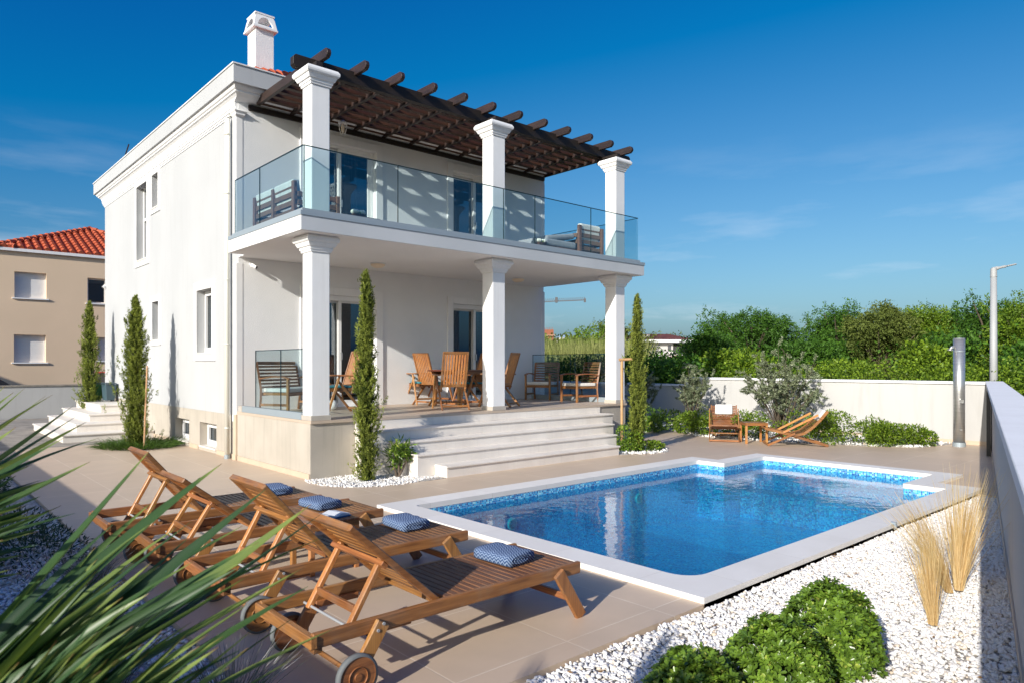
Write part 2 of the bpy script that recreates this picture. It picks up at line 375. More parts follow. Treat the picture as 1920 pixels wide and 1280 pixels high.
def mosaic():
    m = bpy.data.materials.new('blue_pool_mosaic'); m.use_nodes = True
    nt = m.node_tree; n = nt.nodes; l = nt.links
    b = n['Principled BSDF']; b.inputs['Roughness'].default_value = 0.2
    tc = n.new('ShaderNodeTexCoord')
    S = 40.0                                        # tiles per metre
    mpn = n.new('ShaderNodeMapping'); mpn.inputs['Scale'].default_value = (S, S, S)
    mpn.inputs['Location'].default_value = (0.37, 0.37, 0.37)
    l.new(tc.outputs['Object'], mpn.inputs[0])
    fl = n.new('ShaderNodeVectorMath'); fl.operation = 'FLOOR'
    l.new(mpn.outputs[0], fl.inputs[0])
    wn_ = n.new('ShaderNodeTexWhiteNoise'); l.new(fl.outputs[0], wn_.inputs['Vector'])
    r = n.new('ShaderNodeValToRGB'); e = r.color_ramp.elements
    e[0].color = (0.004, 0.075, 0.32, 1); e[1].color = (0.40, 0.86, 0.97, 1)
    a1 = e.new(0.35); a1.color = (0.008, 0.24, 0.64, 1)
    a2 = e.new(0.75); a2.color = (0.03, 0.52, 0.90, 1)
    l.new(wn_.outputs['Value'], r.inputs[0])
    fr = n.new('ShaderNodeVectorMath'); fr.operation = 'FRACTION'
    l.new(mpn.outputs[0], fr.inputs[0])
    sp = n.new('ShaderNodeSeparateXYZ'); l.new(fr.outputs[0], sp.inputs[0])
    gm = n.new('ShaderNodeNewGeometry')
    sn = n.new('ShaderNodeSeparateXYZ'); l.new(gm.outputs['Normal'], sn.inputs[0])
    res = []
    for ax in 'XYZ':
        g = n.new('ShaderNodeMath'); g.operation = 'LESS_THAN'; g.inputs[1].default_value = 0.13
        l.new(sp.outputs[ax], g.inputs[0])
        ab = n.new('ShaderNodeMath'); ab.operation = 'ABSOLUTE'; l.new(sn.outputs[ax], ab.inputs[0])
        inv = n.new('ShaderNodeMath'); inv.operation = 'LESS_THAN'; inv.inputs[1].default_value = 0.5
        l.new(ab.outputs[0], inv.inputs[0])
        q = n.new('ShaderNodeMath'); q.operation = 'MULTIPLY'; l.new(g.outputs[0], q.inputs[0]); l.new(inv.outputs[0], q.inputs[1])
        res.append(q)
    a = n.new('ShaderNodeMath'); a.operation = 'MAXIMUM'; l.new(res[0].outputs[0], a.inputs[0]); l.new(res[1].outputs[0], a.inputs[1])
    c = n.new('ShaderNodeMath'); c.operation = 'MAXIMUM'; l.new(a.outputs[0], c.inputs[0]); l.new(res[2].outputs[0], c.inputs[1])
    x = n.new('ShaderNodeMix'); x.data_type = 'RGBA'
    l.new(c.outputs[0], x.inputs['Factor']); l.new(r.outputs[0], x.inputs[6]); x.inputs[7].default_value = (0.42, 0.62, 0.72, 1)
    l.new(x.outputs[2], b.inputs['Base Color'])
    return m
M['mosaic'] = mosaic()

def watermat():
    m = bpy.data.materials.new('pool_water'); m.use_nodes = True
    nt = m.node_tree; n = nt.nodes; l = nt.links
    n.remove(n['Principled BSDF']); out = n['Material Output']
    tc = n.new('ShaderNodeTexCoord')
    t = n.new('ShaderNodeTexNoise'); t.inputs['Scale'].default_value = 4.2; t.inputs['Detail'].default_value = 4
    t.inputs['Roughness'].default_value = 0.5
    l.new(tc.outputs['Object'], t.inputs['Vector'])
    bp = n.new('ShaderNodeBump'); bp.inputs['Strength'].default_value = 0.35; bp.inputs['Distance'].default_value = 0.012
    l.new(t.outputs[0], bp.inputs['Height'])
    tr = n.new('ShaderNodeBsdfTransparent'); tr.inputs[0].default_value = (0.10, 0.86, 1.0, 1)
    gl = n.new('ShaderNodeBsdfGlossy'); gl.inputs['Roughness'].default_value = 0.0
    l.new(bp.outputs[0], gl.inputs['Normal'])
    rf = n.new('ShaderNodeBsdfRefraction'); rf.inputs['IOR'].default_value = 1.33; rf.inputs['Roughness'].default_value = 0.0
    rf.inputs['Color'].default_value = (0.12, 0.88, 1.0, 1); l.new(bp.outputs[0], rf.inputs['Normal'])
    m0 = n.new('ShaderNodeMixShader'); m0.inputs[0].default_value = 0.38
    l.new(tr.outputs[0], m0.inputs[1]); l.new(rf.outputs[0], m0.inputs[2])
    ms = n.new('ShaderNodeMixShader')
    l.new(schlick(nt, 0.02, bp.outputs[0]), ms.inputs[0]); l.new(m0.outputs[0], ms.inputs[1]); l.new(gl.outputs[0], ms.inputs[2])
    l.new(ms.outputs[0], out.inputs['Surface'])
    return m
M['water'] = watermat()

def towelmat():
    m = bpy.data.materials.new('blue_zigzag_towel'); m.use_nodes = True
    nt = m.node_tree; n = nt.nodes; l = nt.links
    b = n['Principled BSDF']; b.inputs['Roughness'].default_value = 0.95
    tc = n.new('ShaderNodeTexCoord'); sp = n.new('ShaderNodeSeparateXYZ'); l.new(tc.outputs['Object'], sp.inputs[0])
    pp = n.new('ShaderNodeMath'); pp.operation = 'PINGPONG'; pp.inputs[1].default_value = 0.02
    l.new(sp.outputs['Y'], pp.inputs[0])
    ad = n.new('ShaderNodeMath'); ad.operation = 'ADD'; l.new(pp.outputs[0], ad.inputs[0]); l.new(sp.outputs['X'], ad.inputs[1])
    ad2 = n.new('ShaderNodeMath'); ad2.operation = 'ADD'; l.new(ad.outputs[0], ad2.inputs[0]); l.new(sp.outputs['Z'], ad2.inputs[1])
    s = n.new('ShaderNodeMath'); s.operation = 'MULTIPLY'; s.inputs[1].default_value = 260; l.new(ad2.outputs[0], s.inputs[0])
    w = n.new('ShaderNodeMath'); w.operation = 'SINE'; l.new(s.outputs[0], w.inputs[0])
    r = n.new('ShaderNodeMapRange'); r.inputs['From Min'].default_value = -0.4; r.inputs['From Max'].default_value = 0.7
    l.new(w.outputs[0], r.inputs['Value'])
    x = n.new('ShaderNodeMix'); x.data_type = 'RGBA'
    x.inputs[6].default_value = (0.022, 0.060, 0.16, 1); x.inputs[7].default_value = (0.24, 0.32, 0.46, 1)
    l.new(r.outputs[0], x.inputs['Factor']); l.new(x.outputs[2], b.inputs['Base Color'])
    return m
M['towel'] = towelmat()

# ------------------------------------------------------------------ mesh helpers
class MB:
    def __init__(s): s.v = []; s.f = []
    def add(s, vs, fs):
        o = len(s.v); s.v += [tuple(p) for p in vs]; s.f += [tuple(o + i for i in f) for f in fs]; return s
    def box(s, x0, x1, y0, y1, z0, z1):
        v = [(x0, y0, z0), (x1, y0, z0), (x1, y1, z0), (x0, y1, z0), (x0, y0, z1), (x1, y0, z1), (x1, y1, z1), (x0, y1, z1)]
        return s.add(v, [(0, 3, 2, 1), (4, 5, 6, 7), (0, 1, 5, 4), (1, 2, 6, 5), (2, 3, 7, 6), (3, 0, 4, 7)])
    def beam(s, p0, p1, w, h, up=(0, 0, 1)):
        """rectangular bar from p0 to p1, w across, h along 'up'"""
        p0 = Vector(p0); p1 = Vector(p1); d = (p1 - p0).normalized(); u = Vector(up)
        a = d.cross(u).normalized(); u = a.cross(d).normalized()
        v = []
        for p in (p0, p1):
            for i, j in ((-1, -1), (1, -1), (1, 1), (-1, 1)):
                v.append(p + a * (i * w / 2) + u * (j * h / 2))
        return s.add(v, [(0, 1, 2, 3), (7, 6, 5, 4), (0, 4, 5, 1), (1, 5, 6, 2), (2, 6, 7, 3), (3, 7, 4, 0)])
    def cyl(s, p0, p1, r0, r1=None, n=12, cap=True):
        r1 = r0 if r1 is None else r1
        p0 = Vector(p0); p1 = Vector(p1); d = (p1 - p0).normalized()
        a = d.cross(Vector((0, 0, 1)) if abs(d.z) < 0.9 else Vector((1, 0, 0))).normalized(); b = d.cross(a)
        v = []
        for p, r in ((p0, r0), (p1, r1)):
            for i in range(n):
                t = 2 * pi * i / n; v.append(p + a * (r * cos(t)) + b * (r * sin(t)))
        f = [(i, (i + 1) % n, n + (i + 1) % n, n + i) for i in range(n)]
        if cap: f += [tuple(range(n))[::-1], tuple(range(n, 2 * n))]
        return s.add(v, f)
    def tube(s, pts, rs, n=8):
        pts = [Vector(p) for p in pts]
        if not hasattr(rs, '__len__'): rs = [rs] * len(pts)
        v = []
        for k, p in enumerate(pts):
            d = (pts[min(k + 1, len(pts) - 1)] - pts[max(k - 1, 0)]).normalized()
            a = d.cross(Vector((0, 0, 1)) if abs(d.z) < 0.93 else Vector((1, 0, 0))).normalized(); b = d.cross(a)
            for i in range(n):
                t = 2 * pi * i / n; v.append(p + a * (rs[k] * cos(t)) + b * (rs[k] * sin(t)))
        f = []
        for k in range(len(pts) - 1):
            for i in range(n):
                f.append((k * n + i, k * n + (i + 1) % n, (k + 1) * n + (i + 1) % n, (k + 1) * n + i))
        f += [tuple(range(n))[::-1], tuple(range((len(pts) - 1) * n, len(pts) * n))]
        return s.add(v, f)
    def lathe(s, prof, c=(0, 0), n=24):
        """profile of (r, z) turned about a vertical axis"""
        v = []
        for r, z in prof:
            for i in range(n):
                t = 2 * pi * i / n; v.append((c[0] + r * cos(t), c[1] + r * sin(t), z))
        f = []
        for k in range(len(prof) - 1):
            for i in range(n):
                f.append((k * n + i, k * n + (i + 1) % n, (k + 1) * n + (i + 1) % n, (k + 1) * n + i))
        f += [tuple(range(n))[::-1], tuple(range((len(prof) - 1) * n, len(prof) * n))]
        return s.add(v, f)
    def prism(s, poly, z0, z1):
        n = len(poly)
        v = [(x, y, z0) for x, y in poly] + [(x, y, z1) for x, y in poly]
        f = [tuple(range(n))[::-1], tuple(range(n, 2 * n))] + [(i, (i + 1) % n, n + (i + 1) % n, n + i) for i in range(n)]
        return s.add(v, f)
    def sweep_xz(s, poly, y0, y1):
        """(x, z) outline extruded along y"""
        n = len(poly)
        v = [(x, y0, z) for x, z in poly] + [(x, y1, z) for x, z in poly]
        f = [tuple(range(n)), tuple(range(n, 2 * n))[::-1]] + [(i, n + i, n + (i + 1) % n, (i + 1) % n) for i in range(n)]
        return s.add(v, f)
    def sweep_yz(s, poly, x0, x1):
        n = len(poly)
        v = [(x0, y, z) for y, z in poly] + [(x1, y, z) for y, z in poly]
        f = [tuple(range(n))[::-1], tuple(range(n, 2 * n))] + [(i, (i + 1) % n, n + (i + 1) % n, n + i) for i in range(n)]
        return s.add(v, f)
    def ring(s, rects):
        """stack of axis-aligned rectangles (x0,x1,y0,y1,z) joined into one moulded solid"""
        v = []
        for x0, x1, y0, y1, z in rects:
            v += [(x0, y0, z), (x1, y0, z), (x1, y1, z), (x0, y1, z)]
        f = [(0, 3, 2, 1), tuple(len(v) - 4 + i for i in range(4))]
        for k in range(len(rects) - 1):
            for i in range(4):
                f.append((4 * k + i, 4 * k + (i + 1) % 4, 4 * k + 4 + (i + 1) % 4, 4 * k + 4 + i))
        return s.add(v, f)
    def ball(s, c, r, nu=10, nv=7, sc=(1, 1, 1)):
        prof = [(max(1e-4, sin(pi * k / nv)) * r, -cos(pi * k / nv) * r) for k in range(nv + 1)]
        o = len(s.v); s.lathe(prof, n=nu)
        for i in range(o, len(s.v)):
            x, y, z = s.v[i]; s.v[i] = (c[0] + x * sc[0], c[1] + y * sc[1], c[2] + z * sc[2])
        return s
    def build(s, name, m, parent=None, world=False, bevel=0, smooth=False, seg=1, label=None):
        me = bpy.data.meshes.new(name)
        off = Vector((0, 0, 0))
        if world and parent:
            p = parent
            while p: off += p.location; p = p.parent
        me.from_pydata([tuple(Vector(q) - off) for q in s.v], [], s.f)
        me.validate(); me.update()
        bm = bmesh.new(); bm.from_mesh(me); bmesh.ops.recalc_face_normals(bm, faces=bm.faces); bm.to_mesh(me); bm.free()
        return link(name, me, m, parent, bevel, smooth, seg, label)

def link(name, me, m, parent=None, bevel=0, smooth=False, seg=1, label=None):
    o = bpy.data.objects.new(name, me); COL.objects.link(o)
    if m: me.materials.append(m)
    if parent: o.parent = parent
    if smooth: me.polygons.foreach_set('use_smooth', [True] * len(me.polygons))
    if bevel:
        b = o.modifiers.new('bevel', 'BEVEL'); b.width = bevel; b.segments = seg; b.limit_method = 'ANGLE'; b.angle_limit = rad(40)
    if label: o['label'] = label
    return o

def tag(o, label, cat, group=None, kind=None):
    o['label'] = label; o['category'] = cat
    if group: o['group'] = group
    if kind: o['kind'] = kind
    return o
def thing(name, label, cat, loc=(0, 0, 0), rz=0, group=None):
    o = bpy.data.objects.new(name, None); COL.objects.link(o)
    o.location = loc; o.rotation_euler = (0, 0, rz); o.empty_display_size = 0.2
    return tag(o, label, cat, group)
def struct(o):
    o['kind'] = 'structure'; return o
def kids(o): return [c for c in bpy.data.objects if c.parent == o]
def dup(o, loc, rz, label):
    r = o.copy(); COL.objects.link(r); r.location = loc; r.rotation_euler = (0, 0, rz); r['label'] = label
    for ch in kids(o):
        c = ch.copy(); COL.objects.link(c); c.parent = r
        for g in kids(ch):
            d = g.copy(); COL.objects.link(d); d.parent = c
    return r

def npmesh(name, V, F, m, parent=None, tint=None, smooth=False):
    """mesh straight from arrays; every face has the same number of corners"""
    me = bpy.data.meshes.new(name)
    V = np.asarray(V, np.float32); F = np.asarray(F, np.int32)
    k = F.shape[1]
    me.vertices.add(len(V)); me.vertices.foreach_set('co', V.ravel())
    me.loops.add(F.size); me.loops.foreach_set('vertex_index', F.ravel())
    me.polygons.add(len(F)); me.polygons.foreach_set('loop_start', np.arange(0, F.size, k, dtype=np.int32))
    me.update(calc_edges=True)
    if tint is not None:
        a = me.attributes.new('leaf_tint', 'FLOAT', 'POINT'); a.data.foreach_set('value', np.asarray(tint, np.float32))
    return link(name, me, m, parent, smooth=smooth)

def unit(a): return a / np.maximum(1e-9, np.linalg.norm(a, axis=1, keepdims=True))
def leaves(rng, P, D, L, W, fold=0.25, tint=None):
    """one kite-shaped leaf per point: P base, D direction, L length, W width"""
    n = len(P); D = unit(D)
    up = rng.normal(size=(n, 3)); S = unit(np.cross(D, up)); N = np.cross(S, D)
    L = np.broadcast_to(L, n)[:, None]; W = np.broadcast_to(W, n)[:, None]
    mid = P + D * L * 0.5 + N * W * fold
    V = np.stack([P, mid + S * W * 0.5, P + D * L, mid - S * W * 0.5], 1).reshape(-1, 3)
    F = np.arange(4 * n).reshape(-1, 4)
    t = rng.random(n) if tint is None else tint
    return V, F, np.repeat(t, 4)
def merge(parts):
    V = []; F = []; T = []; o = 0
    for v, f, t in parts:
        V.append(v); F.append(f + o); T.append(t); o += len(v)
    return np.concatenate(V), np.concatenate(F), np.concatenate(T)

def rounded(poly, radii, n=6):
    """2D outline with some corners rounded"""
    out = []; k = len(poly)
    for i, (p, r) in enumerate(zip(poly, radii)):
        p = Vector(p); a = Vector(poly[i - 1]); b = Vector(poly[(i + 1) % k])
        if r <= 0: out.append((p.x, p.y)); continue
        da = (a - p).normalized(); db = (b - p).normalized()
        ang = da.angle(db); t = r / math.tan(ang / 2)
        p0 = p + da * t; p1 = p + db * t; c = p + (da + db).normalized() * (r / sin(ang / 2))
        a0 = math.atan2(p0.y - c.y, p0.x - c.x); a1 = math.atan2(p1.y - c.y, p1.x - c.x)
        d = (a1 - a0 + pi) % (2 * pi) - pi
        for q in range(n + 1):
            t_ = a0 + d * q / n; out.append((c.x + r * cos(t_), c.y + r * sin(t_)))
    return out

def sheet(name, outer, holes, z0, z1, m, parent=None, world=True):
    """flat slab with holes: top at z1, edges down to z0"""
    bm = bmesh.new(); edges = []
    for loop in [outer] + holes:
        vs = [bm.verts.new((x, y, z1)) for x, y in loop]
        edges += [bm.edges.new((vs[i], vs[(i + 1) % len(vs)])) for i in range(len(vs))]
    bmesh.ops.triangle_fill(bm, edges=edges, use_beauty=True)
    bmesh.ops.recalc_face_normals(bm, faces=bm.faces)
    if bm.faces and sum(f.normal.z for f in bm.faces) < 0:
        bmesh.ops.reverse_faces(bm, faces=bm.faces)
    if z0 < z1:
        r = bmesh.ops.extrude_edge_only(bm, edges=[e for e in bm.edges if len(e.link_faces) == 1])
        for v in r['geom']:
            if isinstance(v, bmesh.types.BMVert): v.co.z = z0
    me = bpy.data.meshes.new(name); bm.to_mesh(me); bm.free()
    return link(name, me, m, parent)

def wall_grid(mb, axis, c, d, u0, u1, z0, z1, holes):
    """wall in plane axis=c, thickness d (signed, inwards), spanning u and z, with openings (ua,ub,za,zb); reveals included"""
    us = sorted({u0, u1, *[h[0] for h in holes], *[h[1] for h in holes]})
    zs = sorted({z0, z1, *[h[2] for h in holes], *[h[3] for h in holes]})
    us = [u for u in us if u0 <= u <= u1]; zs = [z for z in zs if z0 <= z <= z1]
    def P(u, z, k):
        w = c + (d if k else 0)
        return (w, u, z) if axis == 'X' else (u, w, z)
    for i in range(len(us) - 1):
        for j in range(len(zs) - 1):
            uc = (us[i] + us[i + 1]) / 2; zc = (zs[j] + zs[j + 1]) / 2
            if any(h[0] < uc < h[1] and h[2] < zc < h[3] for h in holes): continue
            for k in (0, 1):
                mb.add([P(us[i], zs[j], k), P(us[i + 1], zs[j], k), P(us[i + 1], zs[j + 1], k), P(us[i], zs[j + 1], k)], [(0, 1, 2, 3)])
    for a, b, e, f in holes:
        for q in ((a, e, b, e), (b, e, b, f), (b, f, a, f), (a, f, a, e)):
            mb.add([P(q[0], q[1], 0), P(q[2], q[3], 0), P(q[2], q[3], 1), P(q[0], q[1], 1)], [(0, 1, 2, 3)])
    # outer rim
    for q in ((u0, z0, u1, z0), (u1, z0, u1, z1), (u1, z1, u0, z1), (u0, z1, u0, z0)):
        mb.add([P(q[0], q[1], 0), P(q[2], q[3], 0), P(q[2], q[3], 1), P(q[0], q[1], 1)], [(0, 1, 2, 3)])

# ------------------------------------------------------------------ ground, paving, pool
struct(sheet('ground', [(-300, -300), (1500, -300), (1500, 1500), (-300, 1500)], [[(1.2, -1.5), (17.9, 2.0), (17.9, 30), (1.2, 30)]], -0.09, -0.09, M['soil']))
struct(sheet('ground_under_garden', [(1.2, -1.5), (17.9, 2.0), (17.9, 30), (1.2, 30)], [[(4.7, 3.1), (12.6, 3.1), (12.6, 7.4), (4.7, 7.4)]], -0.095, -0.095, M['soil']))

POOL_O = [(4.456, 2.89), (11.14, 2.89), (11.14, 3.12), (11.32, 3.47), (12.47, 3.47), (12.47, 6.93), (11.12, 6.93), (11.12, 7.47), (4.456, 7.47)]
POOL_O = [(4.456, 2.89), (11.30, 2.89), (11.30, 3.47), (12.47, 3.47), (12.47, 6.93), (11.12, 6.93), (11.12, 7.47), (4.456, 7.47)]
POOL_I = rounded([(4.78, 3.22), (10.86, 3.22), (10.86, 3.78), (12.14, 3.78), (12.14, 6.6), (10.78, 6.6), (10.78, 7.12), (4.78, 7.12)],
                 [0.22, 0.02, 0.02, 0.05, 0.05, 0.02, 0.05, 0.05])
DX0, DY0 = 1.46, 2.89
pave = sheet('paving', [(DX0, DY0), (17.75, DY0), (17.75, 17.5), (DX0, 17.5)], [POOL_O], -0.08, 0.0, M['paving'])
struct(pave)
struct(sheet('drive', [(-8, 17.504), (4.9, 17.504), (4.9, 27.3), (-8, 27.3)], [], -0.08, -0.004, M['cobble']))
struct(sheet('street', [(-60, 27.7), (60, 27.7), (60, 34.6), (-60, 34.6)], [], -0.06, 0.05, mat('asphalt', (0.05, 0.05, 0.052), (0.035, 0.035, 0.036), 0.9, 3, 4)))
M['copslab'] = paving('pool_coping_slabs', 1.0, 1.0, 4.0, 2.5, (0.86, 0.835, 0.79), (0.75, 0.72, 0.67), (0.58, 0.55, 0.50), 0.003, 0.55)
cop = sheet('pool_coping', POOL_O, [POOL_I], -0.02, 0.045, M['copslab'])
struct(cop)
cb = cop.modifiers.new('bevel', 'BEVEL'); cb.width = 0.008; cb.segments = 2; cb.limit_method = 'ANGLE'; cb.angle_limit = rad(40)
# basin: walls and floor of mosaic
bm_ = MB()
def inset(poly, d):
    c = Vector((8.0, 5.2)); return [((x + (d if x < c.x else -d)), (y + (d if y < c.y else -d))) for x, y in poly]
OUT = [(x + (-0.004 if x < 8 else 0.004), y + (-0.004 if y < 5.2 else 0.004)) for x, y in POOL_I]
n = len(OUT)
DEPTH = -0.95
bm_.add([(x, y, 0.012) for x, y in OUT] + [(x, y, DEPTH) for x, y in OUT], [(i, (i + 1) % n, n + (i + 1) % n, n + i) for i in range(n)])
bm_.add([(4.7, 3.1, DEPTH), (12.3, 3.1, DEPTH), (12.3, 7.3, DEPTH), (4.7, 7.3, DEPTH)], [(0, 1, 2, 3)])
struct(bm_.build('pool_basin', M['mosaic']))
for i, (x, lab) in enumerate(((6.35, 'round white pool light low on the pool wall, left of the stone steps'), (9.1, 'round white pool light on the pool wall nearer the far alcove'))):
    pl = thing('pool_light', lab, 'pool light', (x, 7.12, -.42), 0, 'lights in the pool wall')
    MB().cyl((0, 0.002, 0), (0, -.02, 0), .09, .08, 28).build('light_ring', M['pvc'], pl, bevel=.006)
    MB().cyl((0, -.021, 0), (0, -.028, 0), .06, .05, 24).build('light_lens', M['steel'], pl)
# steps in the alcove at the far end
st = MB()
for k in range(2):
    st.box(12.12 - 0.42 * (k + 1), 12.13 - 0.42 * k, 3.79, 6.59, DEPTH + 0.004, -0.30 - 0.17 * k)
struct(st.build('pool_steps', M['mosaic']))
wat = sheet('pool_water', [(x + (-0.01 if x < 8 else 0.01), y + (-0.01 if y < 5.2 else 0.01)) for x, y in POOL_I], [], -0.10, -0.10, M['water'])
struct(wat)

# gravel strip beside the pool and the bed on the left
def wallY(x): return 0.2605 * x - 0.2046           # inner face of the long right-hand wall
NE = [(-1.0, -0.5), (17.6, wallY(17.6) + 0.0), (17.6, 2.885), (1.46, 2.885), (1.455, 17.5), (-1.25, 17.5)]
NE = [(-1.25, wallY(-1.25) - .1), (11.0, wallY(11.0)), (11.0, 2.885), (1.455, 2.885), (1.455, 17.5), (-1.25, 17.5)]
struct(sheet('gravel_bed', NE, [], -0.035, -0.035, M['gravel']))
struct(sheet('paving_by_wall', [(11.004, wallY(11.0)), (17.75, wallY(17.75)), (17.75, 2.886), (11.004, 2.886)], [], -0.08, 0.0, M['paving']))
BED = [(17.64, 15.0), (17.3, 14.6), (16.6, 12.9), (15.8, 11.6), (14.75, 9.7), (14.95, 8.1), (15.4, 7.0), (15.75, 6.05), (16.2, 5.3), (17.2, 5.1), (17.64, 5.1)]
struct(sheet('garden_bed', BED, [], 0.0, 0.006, M['gravel']))
struct(sheet('planting_pad', rounded([(4.86, 9.97), (4.72, 9.45), (5.0, 8.85), (6.1, 8.72), (6.44, 8.74), (6.44, 9.97)], [0.05, .3, .3, .1, .02, .02]), [], 0.0, 0.006, M['gravel']))
struct(sheet('planting_pad_far', rounded([(10.6, 9.6), (10.6, 8.72), (11.6, 8.35), (12.1, 8.7), (12.0, 9.9)], [.02, .02, .2, .2, .1]), [], 0.0, 0.006, M['gravel']))

rng = np.random.default_rng(3)
def pebbles(name, n, inside, box, z, size, sub, seed):
    g = np.random.default_rng(seed)
    bm = bmesh.new(); bmesh.ops.create_icosphere(bm, subdivisions=sub, radius=1)
    bv = np.array([v.co[:] for v in bm.verts]); bf = np.array([[v.index for v in f.verts] for f in bm.faces]); bm.free()
    x = g.uniform(box[0], box[1], n * 3); y = g.uniform(box[2], box[3], n * 3)
    k = inside(x, y); x = x[k][:n]; y = y[k][:n]; n = len(x)
    s = size * g.uniform(0.55, 1.35, (n, 1)) * g.uniform([0.8, 0.6, 0.4], [1.5, 1.0, 0.7], (n, 3))
    q = unit(g.normal(size=(n, 3)) * [0.35, 0.35, 1.0]); a = unit(np.cross(q, g.normal(size=(n, 3)))); b = np.cross(q, a)
    V = bv[None] * s[:, None] * (1 + 0.12 * g.normal(size=(n, len(bv), 1)))
    V = V[..., :1] * a[:, None] + V[..., 1:2] * b[:, None] + V[..., 2:] * q[:, None]
    V += np.stack([x, y, z + g.uniform(0, size * 0.9, n)], 1)[:, None]
    F = bf[None] + (np.arange(n) * len(bv))[:, None, None]
    o = npmesh(name, V.reshape(-1, 3), F.reshape(-1, 3), M['pebble'], tint=np.repeat(g.random(n), len(bv)), smooth=True)
    return o
right = lambda x, y: (y > 0.2605 * x - 0.2046) & (y < 2.87)
tag(pebbles('white_pebbles', 17000, lambda x, y: right(x, y), (1.6, 5.2, -0.2, 2.9), -0.03, 0.0145, 2, 11),
    'white marble pebbles filling the strip between pool coping and low garden wall, nearest part', 'pebbles', kind='stuff')
tag(pebbles('white_pebbles', 19000, lambda x, y: right(x, y), (5.2, 11.0, 0.9, 2.9), -0.03, 0.0148, 1, 12),
    'white marble pebbles between the far half of the pool coping and the garden wall', 'pebbles', kind='stuff')
tag(pebbles('white_pebbles', 15000, lambda x, y: y > 2.2, (-1.1, 1.44, 2.0, 9.5), -0.03, 0.0165, 1, 13),
    'white pebbles in the shaded bed behind the palm, left of the sun loungers', 'pebbles', kind='stuff')
def in_pad(x, y): return (((x - 5.6) / 0.95) ** 2 + ((y - 9.65) / 0.95) ** 2 < 1) & (y < 9.96) | ((x > 5.2) & (x < 6.44) & (y > 8.86) & (y < 9.3))
tag(pebbles('white_pebbles', 2600, in_pad, (4.6, 6.44, 8.7, 9.96), -0.005, 0.017, 1, 14),
    'white pebbles round the foot of the cypress in front of the terrace plinth', 'pebbles', kind='stuff')
def in_bed(x, y):
    ok = np.zeros(len(x), bool); P = BED
    for i in range(len(P)):
        x0, y0 = P[i - 1]; x1, y1 = P[i]
        c = ((y0 > y) != (y1 > y)) & (x < (x1 - x0) * (y - y0) / (y1 - y0 + 1e-9) + x0); ok ^= c
    return ok
tag(pebbles('white_pebbles', 4500, lambda x, y: in_bed(x, y) | ((x < 12.1) & (((x - 11.4) / .7) ** 2 + ((y - 8.95) / .55) ** 2 < 1)), (10.7, 18, 5, 12.6), 0.0, 0.03, 1, 15),
    'white pebbles edging the far planting bed and the cypress beside the steps', 'pebbles', kind='stuff')

# ------------------------------------------------------------------ garden walls
def slanted_wall(name, label, a, b, z, thick, cap_z, over_in, over_out, side, group=None):
    a = Vector((*a, 0)); b = Vector((*b, 0)); d = (b - a).normalized(); nrm = Vector((-d.y, d.x, 0)) * side
    t = thing(name, label, 'garden wall', (a.x, a.y, 0), 0, group)
    def quad(i0, i1, z0, z1, m, nm, bev=0):
        p = [a + nrm * i0, b + nrm * i0, b + nrm * i1, a + nrm * i1]
        MB().prism([(q.x, q.y) for q in p], z0, z1).build(nm, m, t, True, bev)
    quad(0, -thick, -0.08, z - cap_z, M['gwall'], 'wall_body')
    quad(over_in, -thick - over_out, z - cap_z, z, M['trim'], 'coping_stone', 0.004)
    quad(0.012, 0.001, 0.0, 0.09, M['tilestrip'], 'skirting_tile')
    return t
# right-hand wall: inner face passes 0.198 m right of the lens, coping projects 0.095
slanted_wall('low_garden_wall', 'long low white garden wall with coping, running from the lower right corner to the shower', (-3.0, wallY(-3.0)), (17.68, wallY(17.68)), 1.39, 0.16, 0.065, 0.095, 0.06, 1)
def farP(lat, dz=0.0):
    dep = 15.09 + 0.38 * (10.2 - lat)
    return (0.6655 * dep + 0.7464 * lat, 0.7464 * dep - 0.6655 * lat)
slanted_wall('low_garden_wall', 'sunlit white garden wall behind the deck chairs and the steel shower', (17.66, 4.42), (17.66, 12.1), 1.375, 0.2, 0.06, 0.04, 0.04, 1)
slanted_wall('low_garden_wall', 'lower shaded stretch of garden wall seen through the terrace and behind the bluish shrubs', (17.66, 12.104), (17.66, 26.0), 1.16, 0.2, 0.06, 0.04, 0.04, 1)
w = thing('boundary_wall', 'white boundary wall out of frame on the left whose shade falls on the pebble bed', 'garden wall', (-1.3, 0, 0))
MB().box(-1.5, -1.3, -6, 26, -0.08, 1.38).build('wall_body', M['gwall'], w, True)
MB().box(-1.54, -1.26, -6, 26.02, 1.38, 1.44).build('coping_stone', M['trim'], w, True)
w = thing('boundary_wall', 'low white wall with rough stone edge along the street, left of the side steps', 'garden wall', (-10, 27.4, 0))
MB().box(-14, 6.6, 27.4, 27.6, -0.08, 1.03).build('wall_body', M['gwall'], w, True)
MB().box(-14, 6.6, 27.37, 27.63, 1.03, 1.08).build('coping_stone', M['cobble'], w, True)

